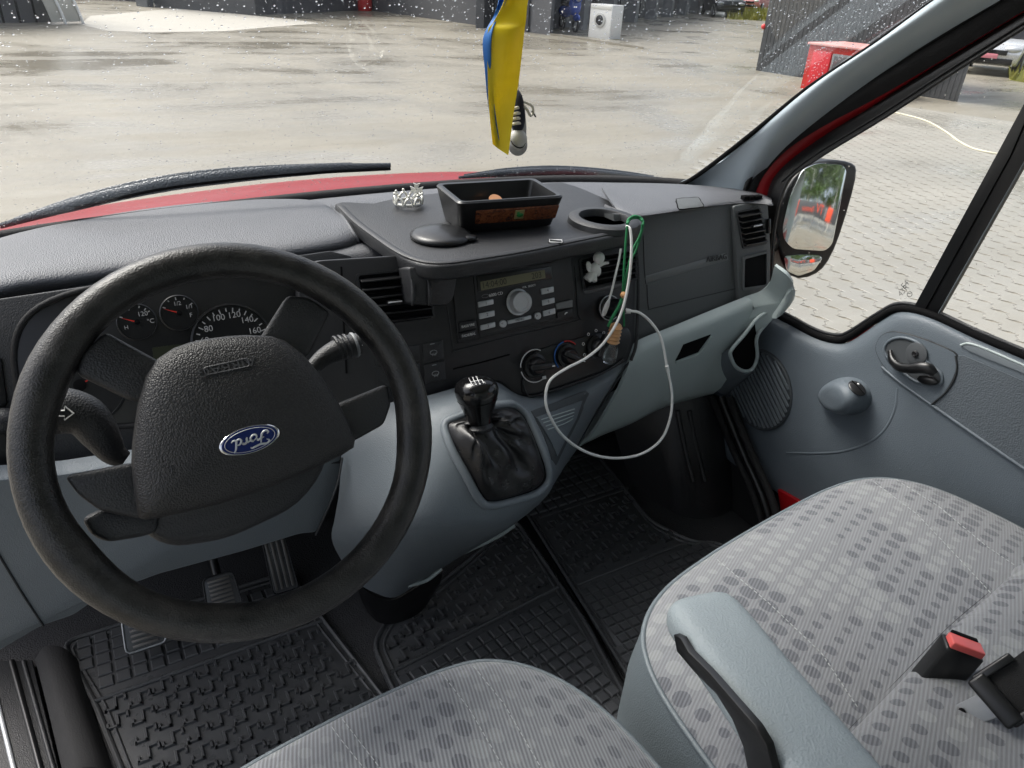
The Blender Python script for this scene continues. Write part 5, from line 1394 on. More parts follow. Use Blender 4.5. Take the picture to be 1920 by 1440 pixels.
def mat_(label, poly, rot, keyzone, hatchzones, cell=(.040, .041), zb=.006):
    c = sum((V3((x, y, 0)) for x, y in poly), V3())/len(poly)
    r = root('floor_mat', label, 'floor mat', (c.x, c.y, 0), 'rubber floor mats')
    P = rounded([V3((x, y, zb)) for x, y in poly], .03, 4)
    slab('mat_base', P, (0, 0, 1), .005, M_RUBBER, r, .001)
    for k, z_ in ((.0, .005), (.016, .003)):
        P2 = [p+(c-p).normalized()*(.006+k)+V3((0, 0, .001)) for p in P]
        tube('mat_lip', P2, z_, M_RUBBER, r, 6, 1, True)
    u = V3((math.cos(rad(rot)), math.sin(rad(rot)), 0)); v = V3((-u.y, u.x, 0))
    ins = shrink([V3((x, y, 0)) for x, y in poly], .028); ins = [(p.x, p.y) for p in ins]
    proto = None
    for j in range(-20, 20):
        for i in range(-20, 20):
            q = c+u*(i*cell[0])+v*(j*cell[1]+((i % 2)*.5*cell[1]*.5))
            if not inside((q.x, q.y), ins) or not keyzone(q) or not visible(q): continue
            if proto is None:
                proto = mk('tread_block', 0, 0, M_RUBBER, None, smooth=False, bm=zz_mesh()); proto.parent = r
                proto.location = (q.x-c.x, q.y-c.y, zb); proto.rotation_euler = (0, 0, rad(rot))
            else: inst(proto, r, (q.x-c.x, q.y-c.y, zb), rad(rot))
    sq = None; cnt = 0; s_ = .0225
    for zone, rz, sz in hatchzones:
        u = V3((math.cos(rad(rz)), math.sin(rad(rz)), 0)); v = V3((-u.y, u.x, 0))
        for j in range(-34, 34):
            for i in range(-34, 34):
                q = c+u*(i*sz)+v*(j*sz)
                if not inside((q.x, q.y), ins) or not zone(q) or not visible(q): continue
                cnt += 1
                if sq is None:
                    bb_ = slab_bm([V3((a*.41, b_*.41, .0042/sz)) for a, b_ in ((-1, -1), (1, -1), (1, 1), (-1, 1))], (0, 0, 1), .006/sz, .07, 1)
                    sq = mk('hatch_stud', 0, 0, M_RUBBER, None, smooth=False, bm=bb_); sq.parent = r
                    sq.location = (q.x-c.x, q.y-c.y, zb); sq.rotation_euler = (0, 0, rad(rz)); sq.scale = (sz, sz, sz)
                else: inst(sq, r, (q.x-c.x, q.y-c.y, zb), rad(rz), (sz, sz, sz))
    return r, c
r_, c_ = mat_('black rubber mat under the pedals on the driver side, key pattern', [(-.745, .64), (-.29, .64), (-.262, .474), (-.165, -.06), (-.60, -.06), (-.70, .46)], .7,
     lambda q: q.y < .445, [(lambda q: q.y > .475, .7, .03)])
tube('mat_ridge', [V3((-.695, .459, .007)), V3((-.27, .462, .007))], .0045, M_RUBBER, r_, 6, 1)
r_, c_ = mat_('black rubber mat in the middle below the console', [(-.205, .25), (-.20, .36), (-.15, .41), (-.02, .45), (.10, .50), (.262, .57), (.233, .21), (.188, -.02), (.165, -.16), (-.19, -.16)], 6.5,
     lambda q: q.y > .315+.113*q.x, [(lambda q: q.y < .275+.113*q.x, 6.5, .027)])
tube('mat_ridge', [V3((-.19, .275, .007)), V3((.23, .322, .007))], .0045, M_RUBBER, r_, 6, 1)
tube('mat_ridge', [V3((.09, .27, .007)), V3((.06, -.14, .007))], .0035, M_RUBBER, r_, 6, 1)
r_, c_ = mat_('black rubber mat on the passenger side beside the wheel arch', [(.315, .74), (.62, .74), (.57, .42), (.62, .30), (.68, .27), (.68, -.05), (.205, -.05), (.225, .08)], 0,
     lambda q: .325 < q.y < .535, [(lambda q: q.y < .295, 0, .024), (lambda q: q.y > .565, 0, .03)])
for y in (.31, .55): tube('mat_ridge', [V3((.27+.19*(y-.3), y, .007)), V3((.60, y, .007))], .004, M_RUBBER, r_, 6, 1)
# raised channel between mats, sill and side trims
slab('floor_channel', [V3(p) for p in ((.268, .64, .008), (.318, .74, .008), (.215, .06, .008), (.198, -.06, .008), (.172, -.16, .008), (.196, -.03, .008), (.238, .22, .008))], (0, 0, 1), .008, M_BLACK, van, .002)
slab('sill_trim', [at(*p, z=.02) for p in ((-200, 1260), (-20, 1240), (60, 1236), (112, 1450), (-200, 1560))], (0, 0, 1), .02, M_DARK, van, .003)
for a, b2, r0_, m_ in (((22, 1240), (78, 1450), .005, M_BLACK), ((44, 1240), (103, 1450), .004, M_DARK), ((-14, 1280), (28, 1450), .004, M_SILVER)):
    tube('sill_rib', [at(*a, z=.022), at((a[0]+b2[0])/2, (a[1]+b2[1])/2, z=.022), at(*b2, z=.022)], r0_, m_, van, 8, 1)
surf('side_bolster', [[at(66, 1236, z=.02), at(92, 1340, z=.02), at(118, 1450, z=.02)], [at(84, 1212, z=.034), at(118, 1330, z=.034), at(148, 1440, z=.034)], [at(118, 1214, z=.030), at(154, 1330, z=.030), at(190, 1440, z=.030)], [at(150, 1240, z=.005), at(180, 1350, z=.005), at(214, 1450, z=.005)]], M_MATTE, van, .006)
obox('lower_wall', (.812, .28, .0), (.008, 0, 0), (0, .11, 0), (0, 0, .13), M_MATTE, van, 0)
# passenger wheel arch liner
rows = [[at(*p, y=y) for p in ps] for ps, y in ((((1120, 800), (1200, 770), (1270, 750), (1335, 742), (1375, 752), (1400, 775)), .50),)]
arch = [
    [(1150, 800, .60), (1200, 772, .55), (1262, 752, .50), (1320, 742, .47), (1356, 748, .47), (1372, 775, .5)],
    [(1165, 850, .58), (1212, 830, .52), (1268, 820, .46), (1330, 812, .43), (1372, 830, .43), (1392, 850, .47)],
    [(1185, 905, .56), (1226, 905, .49), (1272, 905, .42), (1338, 900, .385), (1386, 905, .39), (1412, 915, .43)],
    [(1208, 945, .54), (1245, 968, .45), (1288, 985, .385), (1342, 985, .35), (1392, 968, .36), (1428, 955, .40)],
    [(1225, 965, .53), (1258, 992, .44), (1296, 1012, .36), (1345, 1010, .33), (1396, 985, .345), (1436, 968, .39)]]
surf('wheel_arch', [[at(px, py, y=y) for px, py, y in r__] for r__ in arch], M_ARCH, van, .006, 4, 4)
for px in (1278, 1300): tube('arch_rib', [at(px-8, 770, y=.468), at(px+6, 840, y=.428), at(px+22, 902, y=.385)], .006, M_ARCH, van, 8, 3)
for dx in (-16, 0, 15): tube('sill_seal', [at(1352+dx, 745, x=.752), at(1392+dx, 845, x=.75), at(1428+dx, 925, x=.75), at(1446+dx, 985, x=.75)], .0095, M_BLACK if dx == 0 else M_MATTE, van, 8, 3)
slab('red_step', [at(*p, x=.775) for p in ((1458, 918), (1500, 942), (1530, 975), (1490, 1002), (1468, 985))], (-1, 0, 0), .01, M_REDP, van, .001)
obox('side_wall', (.815, .66, .18), (.01, 0, 0), (0, .28, 0), (0, 0, .32), M_MATTE, van, 0)

# ================================================================== SEATS
def cushion(name, outline, ztop, zrim, zlow, mat_top, mat_side, parent, dome, rimr=.004, hz=None, flare=.0):
    """upholstered cushion: domed fabric top, piping, vinyl side wall"""
    P = spline([V3((x, y, 0)) for x, y in outline], 5, True); c = sum(P, V3())/len(P); k = len(P)
    b = bmesh.new(); R = []
    zf = hz or (lambda p: 0)
    for f in (1, .99, .965, .92, .85, .75, .62, .45, .25):
        R.append([b.verts.new(V3((c.x+(p.x-c.x)*f, c.y+(p.y-c.y)*f, zrim+(ztop-zrim)*(1-f**dome)**.6+zf(c+(p-c)*f)))) for p in P])
    C0 = b.verts.new(V3((c.x, c.y, ztop+zf(c))))
    for A, B in zip(R, R[1:]):
        for i in range(k): b.faces.new((A[i], A[(i+1) % k], B[(i+1) % k], B[i]))
    for i in range(k): b.faces.new((R[-1][i], R[-1][(i+1) % k], C0))
    S = [b.verts.new(v.co-V3((0, 0, .03))) for v in R[0]]
    for i in range(k): b.faces.new((R[0][(i+1) % k], R[0][i], S[i], S[(i+1) % k]))
    bmesh.ops.recalc_face_normals(b, faces=b.faces[:])
    top = mk(name, 0, 0, mat_top, parent, bm=b, angle=70)
    b = bmesh.new(); R = []
    H = zrim-zlow
    for f, o_ in ((0, 0), (.08, .006), (.25, .014), (.55, .016), (.85, .008), (1, -.004)):
        R.append([b.verts.new(V3((p.x, p.y, zrim-H*f+zf(p)*(1-f)))+(p-c).normalized()*(o_+flare*f)) for p in P])
    for A, B in zip(R, R[1:]):
        for i in range(k): b.faces.new((A[i], A[(i+1) % k], B[(i+1) % k], B[i]))
    b.faces.new(R[-1]); bmesh.ops.recalc_face_normals(b, faces=b.faces[:])
    mk('side_panel', 0, 0, mat_side, parent, bm=b, angle=70)
    tube('piping', [V3((p.x, p.y, zrim+zf(p)+.001))+(p-c).normalized()*.001 for p in P], rimr, mat_side, parent, 8, 1, True)
    return top
ps = root('passenger_seat', 'grey patterned passenger seat with pale vinyl armrest on its left side', 'seat', (.36, -.4, 0))
pout = [(-.035, -.62), (-.033, -.42), (-.022, -.27), (.0, -.19), (.04, -.14), (.106, -.105), (.2, -.083), (.303, -.067), (.42, -.053), (.52, -.045), (.60, -.050), (.66, -.075), (.705, -.125), (.73, -.2), (.745, -.32), (.75, -.62), (.6, -.78), (.35, -.82), (.1, -.78)]
pt = cushion('cushion', pout, .475, .437, .12, M_FAB, M_VINYL, ps, 5)
obox('seat_base', (.36, -.46, .06), (.33, 0, 0), (0, .28, 0), (0, 0, .06), M_BLACK, ps, .01)
def stitch(name, obj, pts, parent, r0=.0011, mat=None, off=.0007):
    n = 10; P = []
    for (x0, y0), (x1, y1) in zip(pts, pts[1:]): P += [(x0+(x1-x0)*i/n, y0+(y1-y0)*i/n) for i in range(n)]
    P.append(pts[-1]); return tube(name, [on(obj, *p, off) for p in P], r0, mat or M_FAB, parent, 6, 1)
M_STITCH = flat('stitch_grey', (.36, .375, .375), .8)
for pts in ([(1345, 1050), (1440, 1130), (1540, 1225), (1610, 1330)], [(1680, 900), (1760, 950), (1850, 1025), (1905, 1062)], [(1640, 905), (1720, 965), (1800, 1050), (1860, 1115)]):
    dsh = []
    for (x0, y0), (x1, y1) in zip(pts, pts[1:]):
        m = max(2, int(math.hypot(x1-x0, y1-y0)/11)); dsh += [((x0+(x1-x0)*i/m, y0+(y1-y0)*i/m), (x0+(x1-x0)*(i+.6)/m, y0+(y1-y0)*(i+.6)/m)) for i in range(m)]
    b = bmesh.new()
    for a, c in dsh: tube_bm([on(pt, *a, .0006), on(pt, *c, .0006)], .0007, 5, 1, False, b)
    mk('stitching', 0, 0, M_STITCH, ps, bm=b)
# lower backrest, its fold meeting the cushion
fold = [(1560, 1410), (1600, 1364), (1690, 1272), (1776, 1182), (1850, 1118), (1920, 1061), (2000, 1000)]
F0 = [on(pt, *p, -.006) for p in fold]
fd = (F0[-1]-F0[0]).normalized(); bkd = V3((fd.y, -fd.x, 0)); bkd = bkd if bkd.y < 0 else -bkd
rows = [[p+bkd*d+Z1*h for p in F0] for d, h in ((0, -.006), (.004, .012), (.018, .026), (.05, .036), (.10, .042), (.17, .055), (.25, .09))]
bkr = surf('rear_bolster', rows, M_FAB, ps, .02, 3, 4)
tube('fold_shadow', [p+Z1*.004-bkd*.002 for p in F0], .0022, M_SEAM, ps, 6, 4)  # dark tube paints the contact shadow along the fold
# armrest
ar0, ar1 = at(1326, 1168, z=.60), at(1562, 1480, z=.615)
ad = (ar1-ar0).normalized(); as_ = ad.cross(Z1).normalized(); au2 = as_.cross(ad)
b = bmesh.new(); R = []
sec = [(-.044, -.018), (-.046, .006), (-.041, .016), (-.027, .021), (.012, .0215), (.030, .019), (.040, .010), (.0415, -.004), (.036, -.018), (.0, -.024)]
for t, k in ((-.030, .55), (-.028, .78), (-.022, .91), (-.010, .98), (.01, 1), (.06, 1), (.14, 1.02), (.24, 1.04), (.36, 1.06), (.48, 1.08)):
    ring_ = spline([ar0+ad*t+as_*x*k+au2*((y+.006)*k-.006) for x, y in sec], 3, True); R.append([b.verts.new(p) for p in ring_])
for A, B in zip(R, R[1:]):
    for i in range(len(A)): b.faces.new((A[i], A[(i+1) % len(A)], B[(i+1) % len(A)], B[i]))
b.faces.new(R[0][::-1]); b.faces.new(R[-1]); bmesh.ops.recalc_face_normals(b, faces=b.faces[:])
arm = mk('armrest', 0, 0, M_ARM, ps, bm=b, angle=75)
arp = [(1262, 1190), (1268, 1222), (1300, 1260), (1342, 1302), (1372, 1350), (1392, 1400), (1402, 1450), (1450, 1450), (1436, 1395), (1415, 1360), (1380, 1320), (1330, 1262), (1290, 1222), (1275, 1196)]
apl = plane(ar0+as_*.050-au2*.016, as_ if as_.dot(CP-ar0) > 0 else -as_)
slab('armrest_bracket', [at(*p, pl=apl) for p in arp], apl[1], .008, M_BLACK, ps, .002)
# buckle
bq = at(1806, 1212, z=.545)
bk_ = root('seat_belt_buckle', 'black seat belt buckle with a red release button standing on the seat', 'buckle', on(pt, 1815, 1290))
e_u = (at(1842, 1226, z=.54)-at(1772, 1200, z=.55)); bw = e_u.length/2; e_u.normalize()
dn = (on(pt, 1822, 1300)-bq).normalized(); e_d = e_u.cross(dn).normalized(); e_d = e_d if e_d.dot(CP-bq) > 0 else -e_d
dn = e_d.cross(e_u); dn = dn if dn.z < 0 else -dn
obox('housing', bq+dn*.036, e_u*bw, e_d*.013, dn*.036, M_BLACK, bk_, .004, 3)
obox('red_button', bq-dn*.0035-e_d*.0+e_d*.002, e_u*bw*.86, e_d*.0095, dn*.005, M_BUCKR, bk_, .002, 3)
obox('slot', bq-dn*.0075-e_d*.009, e_u*bw*.68, e_d*.0028, dn*.002, M_VOID, bk_, .0005)
tube('stalk', [bq+dn*.065, bq+dn*.09+e_u*.004, bq+dn*.12+e_u*.012], .011, M_BLACK, bk_, 10, 3, flat=(1, .5))
# belt with latch plate
sbp = root('seat_belt', 'black seat belt webbing with a steel latch plate at the right edge', 'seat belt', at(1900, 1310, z=.53))
wa, wb = at(1868, 1312, z=.535), at(2000, 1228, z=.60)
wd = (wb-wa).normalized(); wn_ = (CP-wa).normalized(); wn_ = (wn_-wd*wn_.dot(wd)).normalized(); wsd = wd.cross(wn_)
slab('webbing', rounded([wa+wsd*.021, wa-wsd*.021, wb-wsd*.026, wb+wsd*.026], .003), wn_, .003, plastic('webbing_black', (.012, .012, .013), .7, 1400, .6), sbp, .0008)
obox('tongue_grip', wa-wd*.001+wn_*.002, wsd*.029, wd*.011, wn_*.007, M_BLACK, sbp, .004, 3)
obox('tongue_arm', wa+wsd*.026+wd*.025+wn_*.001, wd*.03, wsd*.005, wn_*.006, M_BLACK, sbp, .003, 3)
obox('tongue_arm', wa-wsd*.026+wd*.02+wn_*.001, wd*.025, wsd*.005, wn_*.006, M_BLACK, sbp, .003, 3)
pl_ = [wa-wd*.008+wsd*.015, wa-wd*.008-wsd*.013, wa-wd*.045-wsd*.017-wn_*.008, wa-wd*.062-wsd*.010-wn_*.012, wa-wd*.055+wsd*.006-wn_*.01]
slab('latch_plate', rounded(pl_, .004), wn_, .002, flat('worn_steel', (.28, .29, .3), .4, .7), sbp, .0006)
lathe('latch_hole', [(.004, 0), (.004, .0008), (0, .0008)], wa-wd*.038-wsd*.008-wn_*.004, wn_, M_VOID, sbp, 12)
# driver's seat
ds = root('driver_seat', 'grey striped driver seat cushion with faint dots at the bottom of the view', 'seat', (-.40, -.4, 0))
dout = [(-.70, -.62), (-.70, -.42), (-.68, -.25), (-.62, -.165), (-.52, -.128), (-.42, -.112), (-.32, -.104), (-.25, -.104), (-.20, -.115), (-.155, -.15), (-.12, -.21), (-.10, -.30), (-.095, -.45), (-.10, -.62), (-.25, -.8), (-.5, -.8)]
dt = cushion('cushion', dout, .497, .455, .14, M_FAB2, M_VINYL, ds, 4)
obox('seat_base', (-.40, -.46, .07), (.24, 0, 0), (0, .26, 0), (0, 0, .07), M_BLACK, ds, .01)
for pts in ([(605, 1340), (640, 1388), (690, 1450)], [(820, 1252), (880, 1330), (950, 1450)], [(880, 1240), (945, 1320), (1020, 1450)], [(628, 1330), (672, 1388), (720, 1450)]):
    b = bmesh.new()
    for (x0, y0), (x1, y1) in zip(pts, pts[1:]):
        m = max(2, int(math.hypot(x1-x0, y1-y0)/12))
        for i in range(m): tube_bm([on(dt, x0+(x1-x0)*i/m, y0+(y1-y0)*i/m, .0005), on(dt, x0+(x1-x0)*(i+.62)/m, y0+(y1-y0)*(i+.62)/m, .0005)], .0006, 5, 1, False, b)
    mk('stitching', 0, 0, M_STITCH, ds, bm=b)

# ================================================================== PASSENGER DOOR
XD = .80
door = root('passenger_door', 'grey trimmed passenger door with black window frame, handle and speaker grille', 'door', (XD, .2, .1))
def dr(pts): return [at(px, py, x=x) for px, py, x in pts]
drow = [
    [(1330, 535, .80), (1380, 556, .80), (1440, 586, .80), (1480, 607, .80), (1530, 632, .80), (1570, 643, .80), (1598, 638, .80), (1650, 603, .80), (1690, 583, .80), (1745, 595, .80), (1830, 634, .80), (1930, 676, .80), (2100, 752, .80)],
    [(1326, 552, .785), (1376, 574, .785), (1434, 606, .782), (1474, 628, .782), (1524, 653, .782), (1572, 664, .782), (1608, 655, .782), (1658, 620, .782), (1696, 601, .782), (1750, 609, .782), (1834, 650, .782), (1934, 696, .782), (2104, 774, .782)],
    [(1315, 590, .782), (1362, 612, .782), (1418, 648, .78), (1460, 672, .778), (1512, 700, .776), (1570, 712, .775), (1622, 704, .775), (1674, 680, .775), (1716, 660, .775), (1770, 672, .775), (1846, 712, .775), (1942, 764, .775), (2110, 850, .775)],
    [(1310, 660, .782), (1356, 688, .78), (1408, 720, .776), (1450, 745, .773), (1504, 772, .771), (1566, 788, .770), (1628, 788, .770), (1688, 775, .770), (1744, 765, .771), (1804, 782, .772), (1866, 812, .772), (1954, 866, .772), (2118, 960, .772)],
    [(1320, 735, .784), (1366, 766, .781), (1418, 806, .777), (1456, 826, .774), (1508, 848, .772), (1566, 862, .771), (1630, 868, .771), (1698, 868, .772), (1766, 876, .774), (1834, 904, .774), (1896, 936, .774), (1974, 982, .774), (2130, 1076, .774)],
    [(1340, 830, .786), (1384, 864, .786), (1430, 896, .786), (1464, 918, .785), (1510, 938, .784), (1566, 958, .783), (1632, 976, .783), (1704, 990, .783), (1780, 1010, .783), (1856, 1042, .783), (1920, 1076, .783), (1998, 1122, .783), (2150, 1210, .783)],
    [(1350, 850, .79), (1394, 884, .79), (1440, 912, .79), (1488, 944, .79), (1530, 974, .79), (1590, 1010, .79), (1650, 1040, .79), (1720, 1072, .79), (1800, 1110, .79), (1880, 1150, .79), (1950, 1188, .79), (2030, 1232, .79), (2170, 1310, .79)]]
panel = surf('door_panel', [dr(r__) for r__ in drow], M_DOOR, door, .012, 4, 5)
bl0 = [(1430, 572), (1480, 598), (1530, 624), (1568, 634), (1592, 628), (1645, 594), (1686, 575), (1745, 586), (1830, 625), (1930, 667), (2100, 742)]
def z5(x, y): return (1300+x/3.097, 560+y/3.097)
# speaker grille
sc_ = on(panel, 1424, 731); sn = onn(panel, 1424, 735)
spR = .5*((on(panel, 1484, 735)-on(panel, 1366, 720)).length*.5+(on(panel, 1420, 655)-on(panel, 1428, 806)).length*.5)
sp = lathe('speaker_grille', [(spR, -.006), (spR, .0015), (spR*.97, .0035), (spR*.95, .001), (0, .001)], sc_, sn, plastic('grille_plastic', (.045, .052, .058), .5, 500, .3), door, 48)
sdv = (on(panel, 1447, 780)-on(panel, 1400, 680)); sdv = (sdv-sn*sdv.dot(sn)).normalized(); spv = sn.cross(sdv)
for i in range(15):
    y = (-.9+1.8*i/14)*spR*.95; hl = math.sqrt(max(0, (spR*.93)**2-y*y))
    obox('grille_slat', sc_+spv*y+sn*.002, sdv*hl, spv*spR*.030, sn*.0025, plastic('slat_plastic', (.12, .14, .155), .45, 0) if i == 0 else bpy.data.materials['slat_plastic'], sp, .001, 1)
# raised edge of the speaker swelling
tube('panel_crease', [on(panel, *z5(*p), -.0028) for p in ((1185, 520), (1170, 640), (1110, 760), (1010, 840), (860, 888), (700, 898), (540, 895))], .004, M_DOOR, door, 10, 5)
# window switch pod
pc, pn = on(panel, *z5(880, 565)), onn(panel, *z5(880, 565))
e1 = (on(panel, *z5(1050, 590))-on(panel, *z5(750, 600))); hw = e1.length/2; e1.normalize(); e2 = pn.cross(e1)
hh = (on(panel, *z5(900, 430))-on(panel, *z5(880, 672))).length/2
rows = []
b = bmesh.new(); R = []
for f, h, sh in ((1, -.004, 0), (.99, .006, .02), (.92, .022, .06), (.82, .036, .12), (.70, .044, .16), (.5, .047, .18)):
    R.append([b.verts.new(pc+pn*(h*(1+.25*math.cos(t)))+e1*(math.cos(t)*hw*f+sh*hw)+e2*math.sin(t)*hh*f*(.88+.12*math.cos(t))) for t in [2*math.pi*i/32 for i in range(32)]])
for A, B in zip(R, R[1:]):
    for i in range(32): b.faces.new((A[i], A[(i+1) % 32], B[(i+1) % 32], B[i]))
b.faces.new(R[-1]); b.faces.new(R[0][::-1]); bmesh.ops.recalc_face_normals(b, faces=b.faces[:])
pod = mk('switch_pod', 0, 0, M_DOOR, door, bm=b, angle=60)
q = on(pod, *z5(950, 522), .001); qn = onn(pod, *z5(950, 522))
qu = (on(pod, *z5(985, 560))-on(pod, *z5(925, 490))); qu = (qu-qn*qu.dot(qn)).normalized(); qv = qn.cross(qu)
ell('window_switch', q, qu*.020, qv*.016, qn*.004, M_BLACK, pod)
obox('switch_split', q+qn*.004, qu*.018, qv*.0006, qn*.0006, M_VOID, pod, 0)
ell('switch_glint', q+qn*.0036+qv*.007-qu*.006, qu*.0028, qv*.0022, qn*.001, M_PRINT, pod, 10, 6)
# handle bezel, recess and lever
bez = [(1068, 300), (1080, 245), (1110, 210), (1160, 195), (1250, 208), (1390, 255), (1515, 312), (1532, 350), (1528, 420), (1480, 520), (1390, 608), (1300, 545), (1200, 470), (1115, 390)]
bzl = patch('handle_bezel', panel, [(p.x, p.y) for p in spline([V3((*z5(*p), 0)) for p in bez], 3, True)], .004, M_DOOR, door, .006)
rec_ = [(1112, 300), (1130, 255), (1175, 230), (1235, 228), (1310, 258), (1352, 310), (1362, 370), (1430, 420), (1447, 470), (1430, 500), (1370, 498), (1290, 478), (1210, 420), (1140, 355)]
patch('handle_recess', bzl, [(p.x, p.y) for p in spline([V3((*z5(*p), 0)) for p in rec_], 3, True)], .0015, plastic('recess_grey', (.06, .066, .072), .5, 0), door, .004)
hn = onn(bzl, *z5(1280, 350))
o_ = on(bzl, *z5(1303, 318), .003)
lathe('lock_boss', [(.021, 0), (.021, .002), (.018, .003), (0, .003)], o_, hn, plastic('boss_grey', (.07, .076, .082), .45, 0), door, 28)
lathe('lock_knob', [(.006, .003), (.006, .006), (.004, .007), (0, .005)], o_, hn, M_BLACK, door, 16)
tube('lever', [on(bzl, *z5(*p), o2) for p, o2 in (((1158, 300), .008), ((1178, 350), .013), ((1230, 388), .018), ((1300, 398), .021), ((1360, 392), .02), ((1400, 400), .017), ((1425, 430), .012))], [.005, .008, .009, .0095, .011, .011, .007], M_BLACK, door, 12, 5, flat=(1, .75))
ell('lock_tab', on(bzl, *z5(1375, 470), .008), (on(bzl, *z5(1435, 478))-on(bzl, *z5(1310, 460)))*.5, hn.cross(e1)*.009, hn*.006, M_BLACK, door)
tube('bezel_groove', [on(panel, *z5(*p), .0015) for p in bez], .0022, M_SEAM, door, 6, 4, True)
tube('recess_lip', [on(bzl, *z5(*p), .0015) for p in rec_], .003, M_DOOR, door, 8, 4, True)
# outer skin below the glass
osk = [at(px, py+16, x=.85) for px, py in bl0]+[V3((.85, -1.0, -.3)), V3((.85, .95, -.3)), V3((.85, .95, .5))]
slab('outer_skin', osk, (1, 0, 0), .02, M_REDP, door, .003)
# vinyl insert and belt rail
ins = [(1540, 330), (1620, 350), (1750, 405), (1920, 478), (2150, 580), (2150, 1120), (1920, 972), (1700, 822), (1540, 712), (1405, 615), (1490, 530), (1536, 440)]
patch('door_insert', panel, [(p.x, p.y) for p in spline([V3((*z5(*p), 0)) for p in ins], 2, True)], .003, M_DOORIN, door, .006)
tube('insert_edge', [on(panel, *z5(*p), .003) for p in ((1100, 395), (1200, 480), (1300, 552), (1400, 622), (1540, 720), (1700, 830), (1920, 980), (2150, 1128))], .0028, M_DOOR, door, 8, 3)
tube('insert_edge', [on(panel, *z5(*p), .004) for p in ((1530, 330), (1538, 400), (1520, 470), (1470, 545), (1390, 612))], .0018, M_SEAM, door, 8, 4)
slot_ = [(1556, 268), (1600, 262), (1700, 300), (1920, 395), (2100, 475), (2100, 520), (1920, 432), (1700, 345), (1600, 300)]
patch('rail_slot', panel, [z5(*p) for p in slot_], .003, plastic('rail_grey', (.12, .14, .155), .4, 0), door, .004)
tube('rail_edge', [on(panel, *z5(*p), .003) for p in ((1556, 270), (1604, 262), (1700, 296), (1920, 390), (2100, 470))], .0022, M_LGREY, door, 8, 4)
# weather strip along the sill
bl = [(1430, 572), (1480, 598), (1530, 624), (1568, 634), (1592, 628), (1645, 594), (1686, 575), (1745, 586), (1830, 625), (1930, 667), (2100, 742)]
tube('weather_strip', [at(p[0], p[1]+4, x=.802) for p in bl], .0075, M_VOID, door, 8, 5)
tube('outer_strip', [at(px, py-6, x=.818) for px, py in bl], .004, M_DARK, door, 8, 5)
# frame, pane, divider
s4 = [(1450, 560), (1447, 515), (1452, 430), (1474, 345), (1530, 299), (1660, 219), (1790, 134), (1920, 52), (2100, -60)]
s3b = [(1405, 560), (1412, 500), (1422, 400), (1438, 330), (1488, 280), (1612, 196), (1732, 118), (1878, 30), (2080, -94)]
band('window_frame', s3b, s4, .836, .815, M_BLACK, .006, door)
tube('frame_lip', [at(*p, x=.812) for p in s4], .003, M_DARK, door, 8, 4)
tube('frame_lip', [at(px-8, py-5, x=.816) for px, py in s4[3:]], .002, M_DARK, door, 8, 4)
pane = [(1425, 575), (1448, 440), (1470, 345), (1528, 298), (1660, 218), (1920, 52), (2150, -95), (2150, 790), (1930, 690), (1745, 608), (1690, 600), (1570, 655), (1480, 615)]
slab('window_pane', [at(*p, x=.819) for p in pane], (-1, 0, 0), .004, M_GLASS, door, 0)
slab('window_divider', [at(*p, x=.812) for p in ((1975, 90), (1995, 160), (1920, 303), (1750, 603), (1708, 584), (1873, 280))], (-1, 0, 0), .014, M_BLACK, door, .002)
tube('divider_groove', [at(1965, 130, x=.811), at(1895, 292, x=.811), at(1727, 594, x=.811)], .0012, M_VOID, door, 6, 1)
tube('divider_edge', [at(*p, x=.811) for p in ((1995, 165), (1921, 304), (1751, 603))], .0012, M_GREY, door, 6, 1)
slab('divider_foot', rounded([at(*p, x=.806) for p in ((1665, 586), (1690, 574), (1726, 584), (1726, 598), (1690, 590))], .004), (-1, 0, 0), .008, M_BLACK, door, .002)
for i, (s, x, y) in enumerate((('E4', 1697, 534), ('43R', 1694, 545), ('O', 1706, 552))):
    q = at(x, y, x=.814); text('glass_mark', s, q, (-.0, -.4, .9), (0, .9, .4), .016, flat('glass_print', (.22, .22, .21), .6) if i == 0 else bpy.data.materials['glass_print'], door, .0001)
# rain on the door glass
b = bmesh.new(); nrm = V3((-1, 0, 0)); e1, e2 = V3((0, 1, 0)), V3((0, 0, 1))
for _ in range(260):
    p = at(random.uniform(1450, 1900), random.uniform(60, 570), x=.8245); drop(p, random.choice((.0008, .001, .0014)), .0008)
o = mk('rain_drops', 0, 0, M_WATER, door, bm=b, angle=80); o['kind'] = 'stuff'
# door mirror
def mo(px, py, off=0): return at(px, py, pl=(MC, MN if MN.dot(CP-MC) > 0 else -MN), off=off)
MNc = MN if MN.dot(CP-MC) > 0 else -MN
hs = [(1512, 312), (1540, 302), (1572, 300), (1600, 306), (1608, 320), (1601, 360), (1577, 440), (1555, 490), (1532, 514), (1500, 523), (1476, 508), (1463, 475), (1456, 425), (1468, 375), (1488, 335)]
mh = slab('mirror_housing', spline([mo(*p) for p in hs], 2, True), MNc, .09, M_BLACK, door, .008, 3)
slab('mirror_glass', rounded([mo(*p, .003) for p in ((1505, 318), (1533, 306), (1580, 309), (1588, 320), (1561, 458), (1547, 471), (1487, 467), (1470, 450), (1467, 427), (1480, 372))], .012, 3), MNc, .004, M_MIRROR, mh, .0005)
slab('wide_angle_glass', rounded([mo(*p, .003) for p in ((1470, 480), (1500, 477), (1535, 478), (1543, 484), (1526, 508), (1497, 518), (1477, 509))], .008, 3), (MNc+V3((0, .0, -.12))).normalized(), .004, M_MIRROR, mh, .0005)
tube('mirror_arm', [mo(1470, 440, -.05), mo(1450, 450, -.07), at(1430, 455, x=.85)], .03, M_BLACK, mh, 10, 3)

